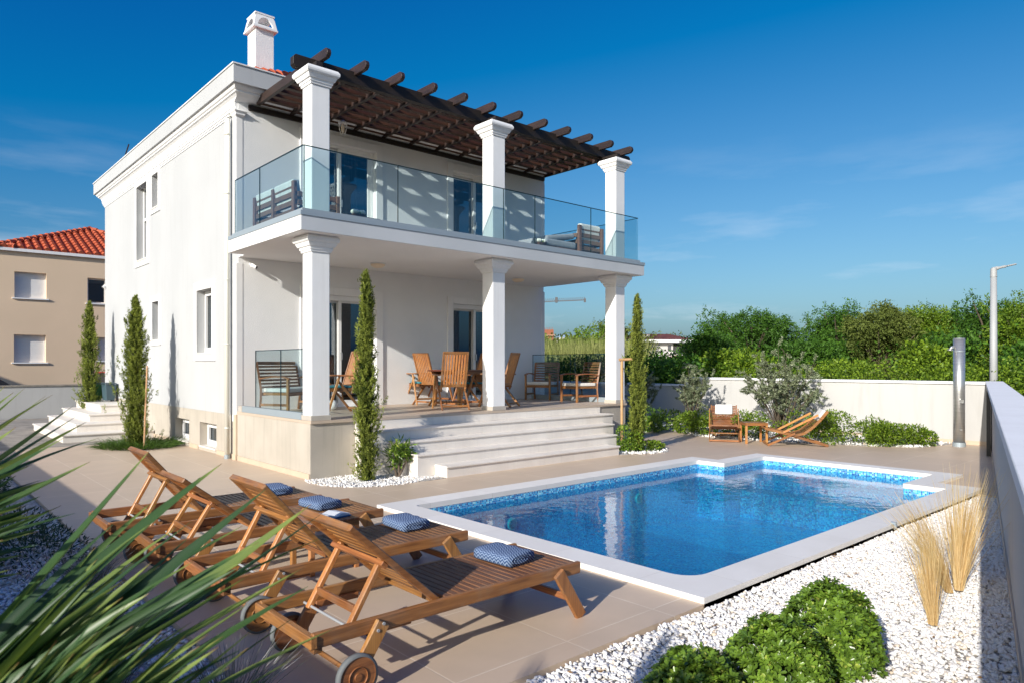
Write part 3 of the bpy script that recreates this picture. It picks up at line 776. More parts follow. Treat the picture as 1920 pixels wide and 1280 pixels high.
# ------------------------------------------------------------------ the villa
HX0, HX1, HY0, HY1 = 4.82, 12.63, 12.95, 23.47
villa = thing('villa', 'white two-storey villa with glass balcony, front terrace and dark timber pergola', 'house', (HX0, HY0, 0))
FL, CE, BF = 0.89, 3.71, 4.0                        # terrace floor, terrace soffit, balcony floor
side_w = [(18.94, 19.93, 4.38, 6.27), (17.98, 18.52, 5.50, 6.30), (14.30, 15.23, 1.98, 3.26), (17.94, 18.50, 2.33, 3.24)]
base_w = [(15.78, 16.75, 0.10, 0.57), (14.12, 15.10, 0.09, 0.57)]
wb = MB(); wall_grid(wb, 'X', HX0, 0.32, HY0 + 0.006, HY1 + 0.004, 0.81, 6.7, side_w)
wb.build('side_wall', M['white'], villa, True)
wb = MB(); wall_grid(wb, 'X', HX0 + 0.008, 0.31, HY0 + 0.006, HY1 + 0.002, -0.05, 0.81, base_w)
wb.build('side_plinth', M['beige'], villa, True)
MB().box(HX0 - 0.012, HX0 + 0.006, HY0, 14.05, 0, 0.085).box(HX0 - 0.012, HX0 + 0.006, 15.17, 15.71, 0, 0.085).box(HX0 - 0.012, HX0 + 0.006, 16.82, HY1, 0, 0.085).build('skirting_tile', M['tilestrip'], villa, True)
DOORS = [(6.17, 7.70), (9.72, 11.20)]
front_h = [(a, b, FL, 3.13) for a, b in DOORS] + [(a, b, BF, 6.20) for a, b in DOORS]
wb = MB(); wall_grid(wb, 'Y', HY0, 0.32, HX0 + 0.001, HX1, FL - 0.2, 6.7, front_h)
wb.build('front_wall', M['rough'], villa, True)
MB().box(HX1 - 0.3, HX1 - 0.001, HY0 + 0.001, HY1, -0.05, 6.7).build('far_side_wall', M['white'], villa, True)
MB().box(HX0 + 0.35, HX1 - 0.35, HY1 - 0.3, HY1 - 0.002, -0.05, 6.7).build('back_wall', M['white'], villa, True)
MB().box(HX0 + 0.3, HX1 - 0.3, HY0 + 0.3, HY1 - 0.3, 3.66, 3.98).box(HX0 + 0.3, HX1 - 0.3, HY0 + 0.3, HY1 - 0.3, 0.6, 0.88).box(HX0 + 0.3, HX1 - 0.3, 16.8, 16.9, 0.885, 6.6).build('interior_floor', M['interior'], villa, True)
# corner pilasters
pb = MB()
pb.box(4.775, 4.90, 12.944, 13.07, 0.83, 3.60).box(4.775, 4.90, 12.944, 13.07, 3.93, 6.28)
pb.ring([(4.775, 4.90, 12.944, 13.07, 6.28), (4.75, 4.93, 12.90, 13.1, 6.31), (4.75, 4.93, 12.90, 13.1, 6.345), (4.72, 4.97, 12.87, 13.14, 6.38)])
pb.build('corner_pilaster', M['trim'], villa, True, 0.004)
MB().box(12.56, 12.67, 12.944, 13.07, 0.83, 3.60).box(12.56, 12.67, 12.944, 13.07, 3.93, 6.40).build('corner_pilaster', M['trim'], villa, True, 0.004)
MB().box(4.768, 4.91, 12.938, 13.06, 0.10, 0.829).box(4.755, 4.925, 12.92, 13.075, 0, 0.10).build('pilaster_base', M['tilestrip'], villa, True)
# cornice: fascia and mouldings all round, as stacked rectangles
FX0, FX1, FY0, FY1 = 4.58, 12.90, 12.53, 23.77
def rr(o, z): return (HX0 - o * 0.24, HX1 + o * 0.27, (HY0 - o * 0.42) if z > 6.59 else HY0 + 0.02, HY1 + o * 0.3, z)
cn = MB().ring([rr(0.06, 6.36), rr(0.06, 6.385), rr(0.13, 6.392), rr(0.13, 6.42), rr(0.20, 6.428), rr(0.20, 6.47),
                rr(0.26, 6.48), rr(0.28, 6.55), rr(0.36, 6.60), rr(0.5, 6.635), rr(0.62, 6.65), rr(0.62, 6.675), rr(0.72, 6.69), rr(0.80, 6.72), rr(0.84, 6.749)])
cn.build('cornice', M['trim'], villa, True)
MB().box(FX0, FX1, FY0, FY1, 6.75, 7.062).build('roof_fascia', M['white'], villa, True)
MB().box(FX0 - 0.02, FX1 + 0.02, FY0 - 0.02, FY1 + 0.02, 7.064, 7.085).build('roof_flashing', M['trim'], villa, True)
# hipped tile roof with rounded tile rows
def tiled_roof(name, x0, x1, y0, y1, z0, h, m, parent, pitch=0.22):
    mb = MB(); cx = (x0 + x1) / 2; half = (x1 - x0) / 2; ry0 = y0 + half; ry1 = y1 - half
    def row(p0, p1):
        p0 = Vector(p0); p1 = Vector(p1); L = (p1 - p0).length
        if L < 0.15: return
        k = max(1, int(L / 0.34)); d = (p1 - p0) / k
        for i in range(k):
            a = p0 + d * i; b = a + d * 1.06
            mb.cyl(a + Vector((0, 0, 0.035)), b + Vector((0, 0, 0.01)), pitch * 0.36, pitch * 0.28, 7)
    nn = int((x1 - x0) / pitch)
    for i in range(nn + 1):
        x = x0 + i * pitch; t = min(x - x0, x1 - x); t = max(0.0, min(t, half))
        row((x, y0, z0), (x, y0 + t, z0 + h * t / half)); row((x, y1, z0), (x, y1 - t, z0 + h * t / half))
    nn = int((y1 - y0) / pitch)
    for i in range(nn + 1):
        y = y0 + i * pitch; t = min(y - y0, y1 - y, half)
        row((x0, y, z0), (x0 + t, y, z0 + h * t / half)); row((x1, y, z0), (x1 - t, y, z0 + h * t / half))
    mb.add([(x0, y0, z0), (x1, y0, z0), (x1, y1, z0), (x0, y1, z0), (cx, ry0, z0 + h), (cx, ry1, z0 + h)],
           [(0, 1, 4), (1, 2, 5, 4), (2, 3, 5), (3, 0, 4, 5)])
    for a, b in (((x0, y0, z0), (cx, ry0, z0 + h)), ((x1, y0, z0), (cx, ry0, z0 + h)), ((x0, y1, z0), (cx, ry1, z0 + h)), ((x1, y1, z0), (cx, ry1, z0 + h)), ((cx, ry0, z0 + h), (cx, ry1, z0 + h))):
        a = Vector(a); b = Vector(b); L = (b - a).length; k = int(L / 0.36); d = (b - a) / k
        for i in range(k): mb.cyl(a + d * i + Vector((0, 0, 0.07)), a + d * (i + 1.05) + Vector((0, 0, 0.045)), 0.115, 0.09, 8)
    return mb.build(name, m, parent, True, smooth=False)
tiled_roof('tiled_roof', 5.0, 12.5, 12.95, 23.4, 7.09, 1.9, M['terracotta'], villa)
# chimney
MB().box(5.56, 5.93, 14.0, 14.42, 7.0, 8.535).build('chimney', M['rough'], villa, True)
def arch_panel(mb, o, ex, b0, b1, t0, t1, z0, z1, th):
    """tapering face of the chimney hood with a half-round opening; o, ex give the face's middle and its direction"""
    N = 14; outer = []; inner = []
    up = lambda t: z0 + (z1 - z0) * t
    for i in range(N + 1):
        a = pi - pi * i / N
        inner.append((0.115 * cos(a), 0.10 + 0.16 * sin(a)))
    for i in range(N + 1):
        a = pi - pi * i / N; c_, s_ = cos(a), sin(a)
        k = 1 / max(abs(c_), s_ * 0.9 + 1e-6)
        outer.append((c_ * k, s_ * k))
    return inner, outer
hood = MB()
hx0, hx1, hy0, hy1, hz0, hz1 = 5.495, 5.995, 13.935, 14.485, 8.535, 8.86
tx0, tx1, ty0, ty1 = 5.555, 5.935, 13.995, 14.425
hood.box(hx0, hx1, hy0, hy1, hz0, hz0 + 0.035)
hood.box(tx0 - 0.01, tx1 + 0.01, ty0 - 0.01, ty1 + 0.01, hz1 - 0.03, hz1)
def face_with_arch(P00, P10, P01, P11, thick):
    P00, P10, P01, P11 = map(Vector, (P00, P10, P01, P11))
    nrm = (P10 - P00).cross(P01 - P00).normalized() * -thick
    def pt(u, v): return (P00 * (1 - u) + P10 * u) * (1 - v) + (P01 * (1 - u) + P11 * u) * v
    N = 16
    inn = [(0.5 - 0.34 * cos(pi * i / N), 0.12 + 0.68 * sin(pi * i / N)) for i in range(N + 1)]
    out = []
    for u, v in inn:
        du, dv = u - 0.5, v - 0.12; k = min(0.5 / max(abs(du), 1e-6), 0.88 / max(dv, 1e-6)); out.append((0.5 + du * k, 0.12 + dv * k))
    vs = []
    for (a, b), (c, d) in zip(inn, out): vs += [pt(a, b), pt(c, d)]
    m_ = len(vs); vs += [q + nrm for q in vs]
    f = []
    for i in range(N):
        f.append((2 * i, 2 * i + 1, 2 * i + 3, 2 * i + 2)); f.append((m_ + 2 * i, m_ + 2 * i + 2, m_ + 2 * i + 3, m_ + 2 * i + 1))
        f.append((2 * i, 2 * i + 2, m_ + 2 * i + 2, m_ + 2 * i))
    hood.add(vs, f)
    hood.add([pt(0, 0), pt(1, 0), pt(1, .12), pt(0, .12)], [(0, 1, 2, 3)])
    hood.add([pt(0, .12) + nrm, pt(1, .12) + nrm, pt(1, 0) + nrm, pt(0, 0) + nrm], [(0, 1, 2, 3)])
z0_, z1_ = hz0 + 0.035, hz1 - 0.03
B = [(hx0 + .01, hy0 + .01), (hx1 - .01, hy0 + .01), (hx1 - .01, hy1 - .01), (hx0 + .01, hy1 - .01)]; T = [(tx0, ty0), (tx1, ty0), (tx1, ty1), (tx0, ty1)]
for i in range(4):
    j = (i + 1) % 4
    face_with_arch((*B[i], z0_), (*B[j], z0_), (*T[i], z1_), (*T[j], z1_), 0.04)
hood.build('chimney_hood', M['trim'], villa, True)

MB().cyl((4.85, 22.0, 7.0), (4.95, 21.3, 7.75), .018, n=6).build('roof_aerial', M['black'], villa, True)
# terrace block, floor, steps
MB().box(4.80, 12.27, 9.978, 12.949, -0.05, 0.845).build('terrace_plinth', M['beige'], villa, True)
MB().box(4.79, 12.29, 9.945, 12.948, 0.847, FL).build('terrace_floor', M['terrace'], villa, True)
MB().box(4.775, 4.80, 9.98, 12.88, 0, 0.085).build('plinth_skirting', M['tilestrip'], villa, True)
steps = thing('front_steps', 'wide flight of pale stone steps leading from the pool up to the terrace', 'steps', (8.5, 9.2, 0))
for k, (xa, xb, yf, zt) in enumerate([(6.46, 10.57, 8.75, 0.178), (6.12, 10.86, 9.05, 0.356), (5.99, 11.12, 9.35, 0.534), (5.56, 11.44, 9.64, 0.712)]):
    MB().box(xa, xb, yf, 9.976, -0.05, zt - 0.031).build('riser', M['stone'], steps, True)
    ye = [9.05, 9.35, 9.64, 9.976][k]
    MB().box(xa - 0.02, xb + 0.02, yf - 0.025, ye + 0.004, zt - 0.03, zt).build('tread', M['stone'], steps, True, 0.006, seg=2)
MB().box(5.56, 11.40, 9.955, 9.9765, 0.714, 0.846).build('riser', M['stone'], steps, True)

# balcony slab, soffit recess, edge channel
SX0, SX1, SY0 = 4.53, 12.56, 9.70
sl = MB().box(SX0, SX1, SY0, 12.62, CE, 3.905).box(HX0 + .002, SX1 - .02, 12.62, 12.949, CE + .001, 3.904)
sl.build('balcony_slab', M['soffit'], villa, True)
MB().box(SX0 - .012, SX1 + .012, SY0 - .012, SY0 - .001, CE + .004, 3.93).build('slab_front', mat('pale_grey_fascia', (.56, .58, .60), (.50, .52, .54), .6, .8, 4), villa, True)
MB().box(SX0 - .012, SX0 - .001, SY0 - .0005, 12.61, CE + 0.004, 3.93).build('slab_fascia', M['trim'], villa, True)
MB().box(SX1 + .001, SX1 + .012, SY0 - .001, 12.61, CE + .004, 3.93).build('slab_fascia', M['trim'], villa, True)
MB().box(SX0, SX1, SY0, 12.62, 3.906, 3.995).box(HX0 + .002, SX1 - .02, 12.62, 12.948, 3.905, 3.994).build('balcony_floor', M['terrace'], villa, True)
MB().box(4.56, 12.50, 9.74, 9.80, 3.996, 4.045).box(4.56, 4.62, 9.801, 12.56, 3.996, 4.045).box(12.44, 12.50, 9.801, 12.56, 3.996, 4.045).build('glass_channel', M['metal_grey'], villa, True)
MB().box(4.505, SX1 + 0.03, 9.675, 9.70, 3.931, 3.995).box(4.505, 4.53, 9.70, 12.60, 3.931, 3.995).build('slab_edge_trim', M['metal_grey'], villa, True)

# columns
def column(x, zb, zt, base):
    y0, y1 = 9.978, 10.285; x1 = x + 0.305
    c = MB().box(x, x1, y0, y1, zb, zt - 0.25).build('column', M['trim'], villa, True, 0.012, seg=2)
    def q(o, z): return (x - o, x1 + o, y0 - o, y1 + o, z)
    z = zt - 0.25
    cap = MB().ring([q(.016, z), q(.022, z + .028), q(.022, z + .034), q(.034, z + .038), q(.038, z + .072), q(.038, z + .078), q(.058, z + .082), q(.075, z + .118), q(.083, z + .13),
                     q(.083, z + .142), q(.098, z + .146), q(.112, z + .165), q(.118, z + .19), q(.114, z + .215), q(.10, z + .235), q(.092, z + .249)])
    o = cap.build('capital', M['trim'], villa, True)
    o.parent = c; o.matrix_parent_inverse = Matrix.Identity(4)
    if base:
        b = MB().box(x - .014, x1 + .014, y0 - .014, y1 + .014, zb, zb + .078).build('column_base', M['band'], villa, True, .003)
        b.parent = c
for x in (4.817, 8.417, 11.95):
    column(x, FL + 0.001, CE - 0.001, True)
    column(x, BF - 0.003, 6.26, False)

# pergola: twelve rafters, front beam, tall slats between
perg = thing('pergola', 'dark brown timber pergola with rounded rafter ends over the balcony', 'pergola', (4.7, 10.6, 6.26))
def rafter_profile(y0, y1, z0, z1, n=6):
    out = [(y1, z0), (y1, z1), (y0 + 0.07, z1)]
    for i in range(1, n + 1):
        a = pi / 2 + (pi / 2) * i / n
        out.append((y0 + 0.07 + 0.07 * cos(a), z1 - 0.09 + 0.09 * sin(a)))
    out += [(y0 + 0.015, z0 + 0.03), (y0 + 0.06, z0)]
    return out[::-1]
for i in range(12):
    x = 5.12 + 0.68 * i
    MB().sweep_yz(rafter_profile(10.06, 12.94 if i else 12.86, 6.54, 6.69), x, x + 0.07).build('rafter', M['pergY'], perg, True, 0.004)
prof = [(4.74, 6.44), (4.78, 6.40), (12.98, 6.40), (13.02, 6.44), (13.02, 6.56), (12.98, 6.60), (4.78, 6.60), (4.74, 6.56)]
MB().sweep_xz(prof, 10.44, 10.56).build('front_beam', M['pergX'], perg, True, 0.004)
MB().box(5.0, 12.62, 12.90, 12.948, 6.44, 6.535).build('wall_beam', M['pergX'], perg, True)
for x in (4.92, 8.52, 12.05):
    MB().box(x, x + 0.1, 10.02, 10.62, 6.262, 6.398).build('bearer_block', M['pergX'], perg, True)
for k in range(9):
    y = 10.72 + 0.262 * k
    MB().box(5.14, 12.66, y, y + 0.11, 6.575, 6.705).build('slat', M['slatX'], perg, True, 0.003)

# glass balustrades
def glass_run(parent, pts, z0, z1, splits, th=0.012):
    """upright panes between the split points along a straight run"""
    (xa, ya), (xb, yb) = pts; d = Vector((xb - xa, yb - ya, 0)); L = d.length; d.normalize()
    s = [0] + splits + [L]
    for a, b in zip(s[:-1], s[1:]):
        p = Vector((xa, ya, 0)) + d * (a + 0.006); q = Vector((xa, ya, 0)) + d * (b - 0.006)
        g = MB().beam((p.x, p.y, (z0 + z1) / 2), (q.x, q.y, (z0 + z1) / 2), th, z1 - z0).build('glass_pane', M['glass'], parent, True)
        e = MB().beam((p.x, p.y, z1 + .004), (q.x, q.y, z1 + .004), th + .004, .013)
        e.beam((p.x, p.y, (z0 + z1) / 2), (p.x + d.x * .009, p.y + d.y * .009, (z0 + z1) / 2), th + .003, z1 - z0)
        o = e.build('pane_edge', M['glass_edge'], parent, True); o.parent = g
bal = thing('glass_balustrade', 'frameless blue-green glass railing round the upper balcony', 'railing', (4.59, 9.77, 4.03))
glass_run(bal, ((4.59, 9.77), (12.46, 9.77)), 4.03, 4.975, [1.62, 3.9, 4.70, 6.3])
glass_run(bal, ((4.59, 12.50), (4.59, 9.77)), 4.03, 4.975, [1.10])
glass_run(bal, ((12.46, 12.50), (12.46, 9.77)), 4.03, 4.975, [1.4])
tb = thing('glass_balustrade', 'short clear glass railing closing the left side of the terrace', 'railing', (4.84, 10.3, 0.89))
glass_run(tb, ((4.84, 12.2), (4.84, 10.31)), 1.00, 1.98, [1.05])
MB().box(4.80, 4.88, 10.30, 12.72, 0.892, 1.0).build('glass_channel', M['metal_grey'], tb, True)
MB().box(4.795, 4.90, 12.721, 12.89, 0.892, 1.0).build('tile_end', M['band'], tb, True)
tb = thing('glass_balustrade', 'glass railing closing the right side of the terrace behind the armchairs', 'railing', (12.2, 10.3, 0.89))
glass_run(tb, ((12.2, 12.9), (12.2, 10.31)), 1.00, 1.98, [1.3])
MB().box(12.16, 12.24, 10.30, 12.90, 0.892, 1.0).build('glass_channel', M['metal_grey'], tb, True)

# doors and windows
def surround(x0, x1, z0, z1, w, proud, open_bottom=True):
    mb = MB(); y = HY0
    mb.box(x0 - w, x0, y - proud, y + .01, z0, z1 + w); mb.box(x1, x1 + w, y - proud, y + .01, z0, z1 + w); mb.box(x0, x1, y - proud, y + .01, z1, z1 + w)
    return mb.build('door_surround', M['trim'], villa, True, 0.004)
def frame_box(mb, x0, x1, z0, z1, y, w, d):
    mb.box(x0, x0 + w, y, y + d, z0, z1); mb.box(x1 - w, x1, y, y + d, z0, z1); mb.box(x0 + w, x1 - w, y, y + d, z0, z0 + w); mb.box(x0 + w, x1 - w, y, y + d, z1 - w, z1)
for z0, z1, up in ((FL + .002, 3.13, 0), (BF, 6.20, 1)):
    for k, (a, b) in enumerate(DOORS):
        surround(a, b, z0, z1, 0.16, 0.035)
        d = MB(); y = HY0 + 0.10; m_ = (a + b) / 2
        frame_box(d, a + .002, b - .002, z0, z1 - .002, y, 0.055, 0.08)
        frame_box(d, a + .06, m_ + .03, z0 + .05, z1 - .06, y + .082, 0.075, 0.045)
        if not up or k: frame_box(d, m_ - .045, b - .06, z0 + .05, z1 - .06, y + .012, 0.075, 0.045)
        else: frame_box(d, m_ - .045, b - .06, z0 + .05, z1 - .06, y + .012, 0.07, 0.045)
        dr = d.build('glass_door', M['pvc'], villa, True, 0.004)
        p = MB().box(a + .13, m_ - .04, y + .10, y + .105, z0 + .12, z1 - .13).box(m_ + .03, b - .13, y + .03, y + .035, z0 + .12, z1 - .13).build('pane', M['pane'], villa, True); p.parent = dr
        p = MB().box(m_ + .0, m_ + .03, y - .03, y + .012, z0 + 0.95, z0 + 1.1).build('door_handle', M['steel'], villa, True); p.parent = dr
        # curtains inside, pleated
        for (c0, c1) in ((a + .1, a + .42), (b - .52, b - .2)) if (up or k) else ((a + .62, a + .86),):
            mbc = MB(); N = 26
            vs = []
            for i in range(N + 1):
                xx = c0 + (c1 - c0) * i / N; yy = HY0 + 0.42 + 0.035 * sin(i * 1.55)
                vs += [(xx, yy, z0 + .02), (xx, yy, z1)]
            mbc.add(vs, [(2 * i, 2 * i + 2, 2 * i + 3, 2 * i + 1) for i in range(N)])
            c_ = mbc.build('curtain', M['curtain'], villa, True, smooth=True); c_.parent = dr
# roller-shutter box face at the head of the doors
for a, b in DOORS:
    MB().box(a + .002, b - .002, HY0 + .03, HY0 + .095, 3.03, 3.128).build('shutter_box', M['trim'], villa, True)

def side_window(y0, y1, z0, z1, mull=None, w=0.16, basement=False, deep=0.15):
    X = HX0
    if not basement:
        pr = 0.028
        t = MB().box(X - pr, X + .01, y0 - w, y0, z0 - w, z1 + w).box(X - pr, X + .01, y1, y1 + w * .9, z0 - w, z1 + w).box(X - pr, X + .01, y0, y1, z1, z1 + w).box(X - pr, X + .01, y0, y1, z0 - w, z0 - .03)
        sd_ = t.build('window_surround', M['trim'], villa, True, 0.004)
    win = MB()
    def fb(a, b, c, d, x, ww, dd):
        win.box(x, x + dd, a, a + ww, c, d); win.box(x, x + dd, b - ww, b, c, d); win.box(x, x + dd, a + ww, b - ww, c, c + ww); win.box(x, x + dd, a + ww, b - ww, d - ww, d)
    fb(y0 + .002, y1 - .002, z0 + .002, z1 - .002, X + deep, 0.055, 0.07)
    if mull: win.box(X + deep - .005, X + deep + .06, y0 + .055, y1 - .055, mull - .035, mull + .035)
    if y1 - y0 > 0.7 and not mull: fb(y0 + .06, y1 - .06, z0 + .06, z1 - .06, X + deep - .015, 0.05, 0.05)
    o = win.build('window', M['pvc'], villa, True, 0.003)
    p = MB().box(X + deep + .04, X + deep + .045, y0 + .05, y1 - .05, z0 + .05, z1 - .05).build('pane', M['pane'], villa, True); p.parent = o
    s = MB().box(X - (.045 if not basement else .02), X + deep, y0 - .03 if not basement else y0 + .002, y1 + .03 if not basement else y1 - .002, z0 - .03, z0 + .001).build('window_sill', M['stone'], villa, True, .003); s.parent = o
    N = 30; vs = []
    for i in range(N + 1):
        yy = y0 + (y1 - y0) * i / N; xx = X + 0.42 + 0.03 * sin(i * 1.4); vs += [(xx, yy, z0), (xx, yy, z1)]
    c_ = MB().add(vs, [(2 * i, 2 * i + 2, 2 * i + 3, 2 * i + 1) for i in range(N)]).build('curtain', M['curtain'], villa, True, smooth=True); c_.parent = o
    return o
side_window(*side_w[0], mull=5.45); side_window(*side_w[1], w=0.13); side_window(*side_w[2]); side_window(*side_w[3], w=0.13)
for a in base_w: side_window(*a, basement=True, deep=0.16)

# downpipes
dp = MB().tube([(4.735, 13.28, 0.06), (4.735, 13.28, 3.4), (4.735, 13.28, 6.30), (4.80, 13.28, 6.40)], 0.045, 14)
for z in (0.55, 2.1, 3.3, 4.9, 6.0): dp.cyl((4.735, 13.28, z), (4.735, 13.28, z + .03), 0.05, n=14)
dp.build('downpipe', M['pipe'], villa, True, smooth=True)
MB().cyl((4.735, 13.28, 0), (4.735, 13.28, 0.07), 0.052, n=14).build('downpipe_foot', M['metal_grey'], villa, True)
dp = MB().tube([(12.72, 13.1, 0.06), (12.72, 13.1, 6.3)], 0.045, 12).build('downpipe', M['galv'], villa, True, smooth=True)

# side entrance steps
ss = thing('side_steps', 'white stone side steps climbing to a landing against the villa wall', 'steps', (4.0, 21, 0))
for k, (x0, ya, zt) in enumerate([(2.94, 18.35, .175), (3.32, 19.0, .355), (3.70, 19.65, .535), (4.08, 20.3, .72)]):
    yb = [23.0, 23.3, 23.6, 23.9][k] - 0.5
    MB().box(x0, 4.806, ya, yb, -0.05, zt - .036).build('riser', M['stone'], ss, True)
    MB().box(x0 - .03, 4.807, ya - .03, yb + .02, zt - .035 + k * .0005, zt).build('tread', M['stone'], ss, True, .005)

# lamps, camera
def dome_lamp(x, y, label):
    t = thing('ceiling_lamp', label, 'lamp', (x, y, CE))
    MB().lathe([(0.15, -.001), (0.155, -.02), (0.13, -.022)]).build('lamp_base', M['trim'], t)
    MB().lathe([(0.135, -.015), (0.142, -.035), (0.125, -.06), (0.09, -.082), (0.04, -.093), (0.001, -.095)]).build('lamp_shade', M['opal'], t, smooth=True)
dome_lamp(7.15, 11.95, 'round cream ceiling lamp on the terrace soffit, above the tall front cypress')
dome_lamp(10.8, 11.9, 'round cream ceiling lamp on the terrace soffit, right of the middle column')
def cctv(loc, d, label):
    t = thing('security_camera', label, 'security camera', loc)
    d = Vector(d).normalized()
    MB().cyl((0, 0, 0), (0, -.03, 0), .035, n=14).beam((0, -.03, 0), tuple(Vector((0, -.05, -.01)) + d * .05), .02, .03).build('bracket', M['trim'], t)
    a = Vector((0, -.04, -.03)) - d * .01; b = a + d * .105
    MB().cyl(a, b, .032, n=14).build('camera_body', M['pvc'], t, smooth=False)
    MB().cyl(b, b + d * .006, .027, n=14).build('lens', M['black'], t)
cctv((5.05, 12.94, 3.60), (0.55, -0.6, -0.35), 'white bullet security camera under the balcony at the left corner')
cctv((4.80, 23.4, 4.05), (-0.8, -0.3, -0.3), 'white bullet security camera high on the far corner of the side wall')
wl_ = thing('wall_lantern', 'wire and glass lantern hanging above the left balcony door', 'lamp', (6.72, 12.55, 6.50))
wm = MB()
for i in range(6):
    a = 2 * pi * i / 6; wm.tube([(0.09 * cos(a), 0.09 * sin(a), -0.02), (0.075 * cos(a), 0.075 * sin(a), -0.13), (0.035 * cos(a), 0.035 * sin(a), -0.24)], .006, 5)
wm.build('cage', M['trim'], wl_)
MB().lathe([(0.09, -0.02), (0.095, 0), (0.05, 0.02), (0.02, .05)]).build('lamp_cap', M['trim'], wl_)
MB().lathe([(0.02, -.03), (0.035, -.1), (0.03, -.17), (0.01, -.2)]).build('bulb', M['opal'], wl_, smooth=True)

# ------------------------------------------------------------------ sun loungers
def lounger(loc, ang, label):
    """x = 0 at the head end, 2.0 at the foot; frame 0.66 wide"""
    t = thing('sun_lounger', label, 'sun lounger', loc, 0, 'wooden sun loungers in a row beside the pool')
    W = 0.33
    for s in (-1, 1):
        y = s * W
        MB().box(0, 2.0, y - .0175, y + .0175, .295, .375).build('side_rail', M['teakX'], t, bevel=.006)
        MB().beam((1.76, y + s * .034, .345), (1.985, y + s * .034, -.0), .09, .03, (0, 1, 0)).build('leg', M['teakZ'], t, bevel=.005)
        lg = MB().beam((.40, y + s * .034, .35), (.235, y + s * .034, .10), .085, .03, (0, 1, 0)).build('leg', M['teakL'], t, bevel=.005)
        b = MB()
        for q in ((.36, .315), (.395, .345)): b.cyl((q[0], y + s * .049, q[1]), (q[0], y + s * .055, q[1]), .009, n=10)
        o = b.build('bolt', M['galv'], t); o.parent = lg
        wc = (.215, .12); ya, yb = y + s * .062, y + s * .100
        if ya > yb: ya, yb = yb, ya
        wp = [(.001, 0), (.02, 0), (.022, .006), (.05, .006), (.052, 0), (.054, 0), (.056, .006), (.098, .006), (.104, .004), (.104, .034), (.02, .034), (.001, .034)]
        wb = MB(); N = 36
        vs = []
        for r, h in wp:
            yy = (yb - h) if s > 0 else (ya + h)
            for i in range(N):
                a = 2 * pi * i / N; vs.append((wc[0] + r * cos(a), yy, wc[1] + r * sin(a)))
        fs = [(k * N + i, k * N + (i + 1) % N, (k + 1) * N + (i + 1) % N, (k + 1) * N + i) for k in range(len(wp) - 1) for i in range(N)]
        wb.add(vs, fs)
        wh = wb.build('wheel', M['teakX'], t, smooth=False)
        tp = [(.1045, 0.001), (.118, 0.003), (.120, .018), (.118, .034), (.1045, .036)]
        vs = []
        for r, h in tp:
            yy = (yb - h) if s > 0 else (ya + h)
            for i in range(N):
                a = 2 * pi * i / N; vs.append((wc[0] + r * cos(a), yy, wc[1] + r * sin(a)))
        fs = [(k * N + i, k * N + (i + 1) % N, (k + 1) * N + (i + 1) % N, (k + 1) * N + i) for k in range(len(tp) - 1) for i in range(N)]
        ty = MB().add(vs, fs).build('tyre', M['rubber'], t, smooth=True); ty.parent = wh
    MB().cyl((.215, -.40, .12), (.215, .40, .12), .014, n=12).build('axle', M['teakY'], t)
    MB().box(-.02, .02, -.36, .36, .30, .365).build('head_rail', M['teakY'], t, bevel=.005)
    for ya in (-.312, .25): MB().box(.02, .07, ya, ya + .062, .255, .30).build('foot_block', M['teakY'], t, bevel=.004)
    for xa in (.85, 1.62): MB().box(xa, xa + .06, -.312, .312, .305, .34).build('cross_rail', M['teakY'], t, bevel=.004)
    MB().beam((1.86, -.34, .16), (1.86, .34, .16), .03, .045).build('leg_stretcher', M['teakY'], t, bevel=.004)
    sb = MB(); x = .86
    while x < 1.975:
        sb.box(x, x + .044, -.311, .311, .352, .372); x += .0535
    sb.build('seat_slats', M['seatY'], t, bevel=.003)
    # backrest turned up about its hinge
    hx, hz, L = .80, .365, .76
    c_, s_ = cos(ang), sin(ang)
    def P(u, y, n_): return (hx - u * c_ + n_ * s_, y, hz + u * s_ + n_ * c_)
    up = (s_, 0, c_)
    for y in (-.285, .285): MB().beam(P(0, y, 0), P(L, y, 0), .045, .038, up).build('backrest_stile', M['teakX'], t, bevel=.005)
    bs = MB()
    for k in range(13):
        u = .04 + k * .056
        bs.beam(P(u, -.262, .012), P(u, .262, .012), .043, .017, up)
    bs.beam(P(L - .015, -.30, .0), P(L - .015, .30, 0), .035, .042, up)
    bs.build('backrest_slats', M['teakY'], t, bevel=.003)
    # prop: two struts from half-way up the back to the notched rails
    pv = .44
    sup = MB(); top = P(pv, 0, -.03); xb = top[0] - .20
    for y in (-.235, .235): MB().beam((top[0] + .015, y, top[2] + .02), (xb, y, .30), .032, .04, (0, 1, 0)).build('back_strut', M['teakL'], t, bevel=.005)
    MB().beam((xb + .055, -.219, .40), (xb + .055, .219, .40), .022, .045).build('strut_rail', M['teakY'], t, bevel=.003)
    MB().cyl((xb + .01, -.31, .315), (xb + .01, .31, .315), .008, n=8).build('strut_rod', M['galv'], t)
    MB().beam(P(pv, -.30, -.035), P(pv, .30, -.035), .045, .03, up).build('strut_block', M['teakY'], t, bevel=.004)
    for s in (-1, 1):
        MB().box(.33, .62, s * .300 - .012, s * .300 + .012, .27, .31).build('notch_rack', M['teakX'], t, bevel=.004)
    return t
lounger((1.62, 3.685, 0), rad(42), 'teak sun lounger nearest the camera, grey-tyred wheel in front, towel on its foot end')
lounger((1.60, 4.925, 0), rad(48), 'teak sun lounger second from the camera, just in front of the small book table')
lounger((1.55, 6.17, 0), rad(38), 'teak sun lounger third from the camera, just behind the small side table')
lounger((1.44, 7.22, 0), rad(50), 'teak sun lounger farthest from the camera, nearest the villa wall')

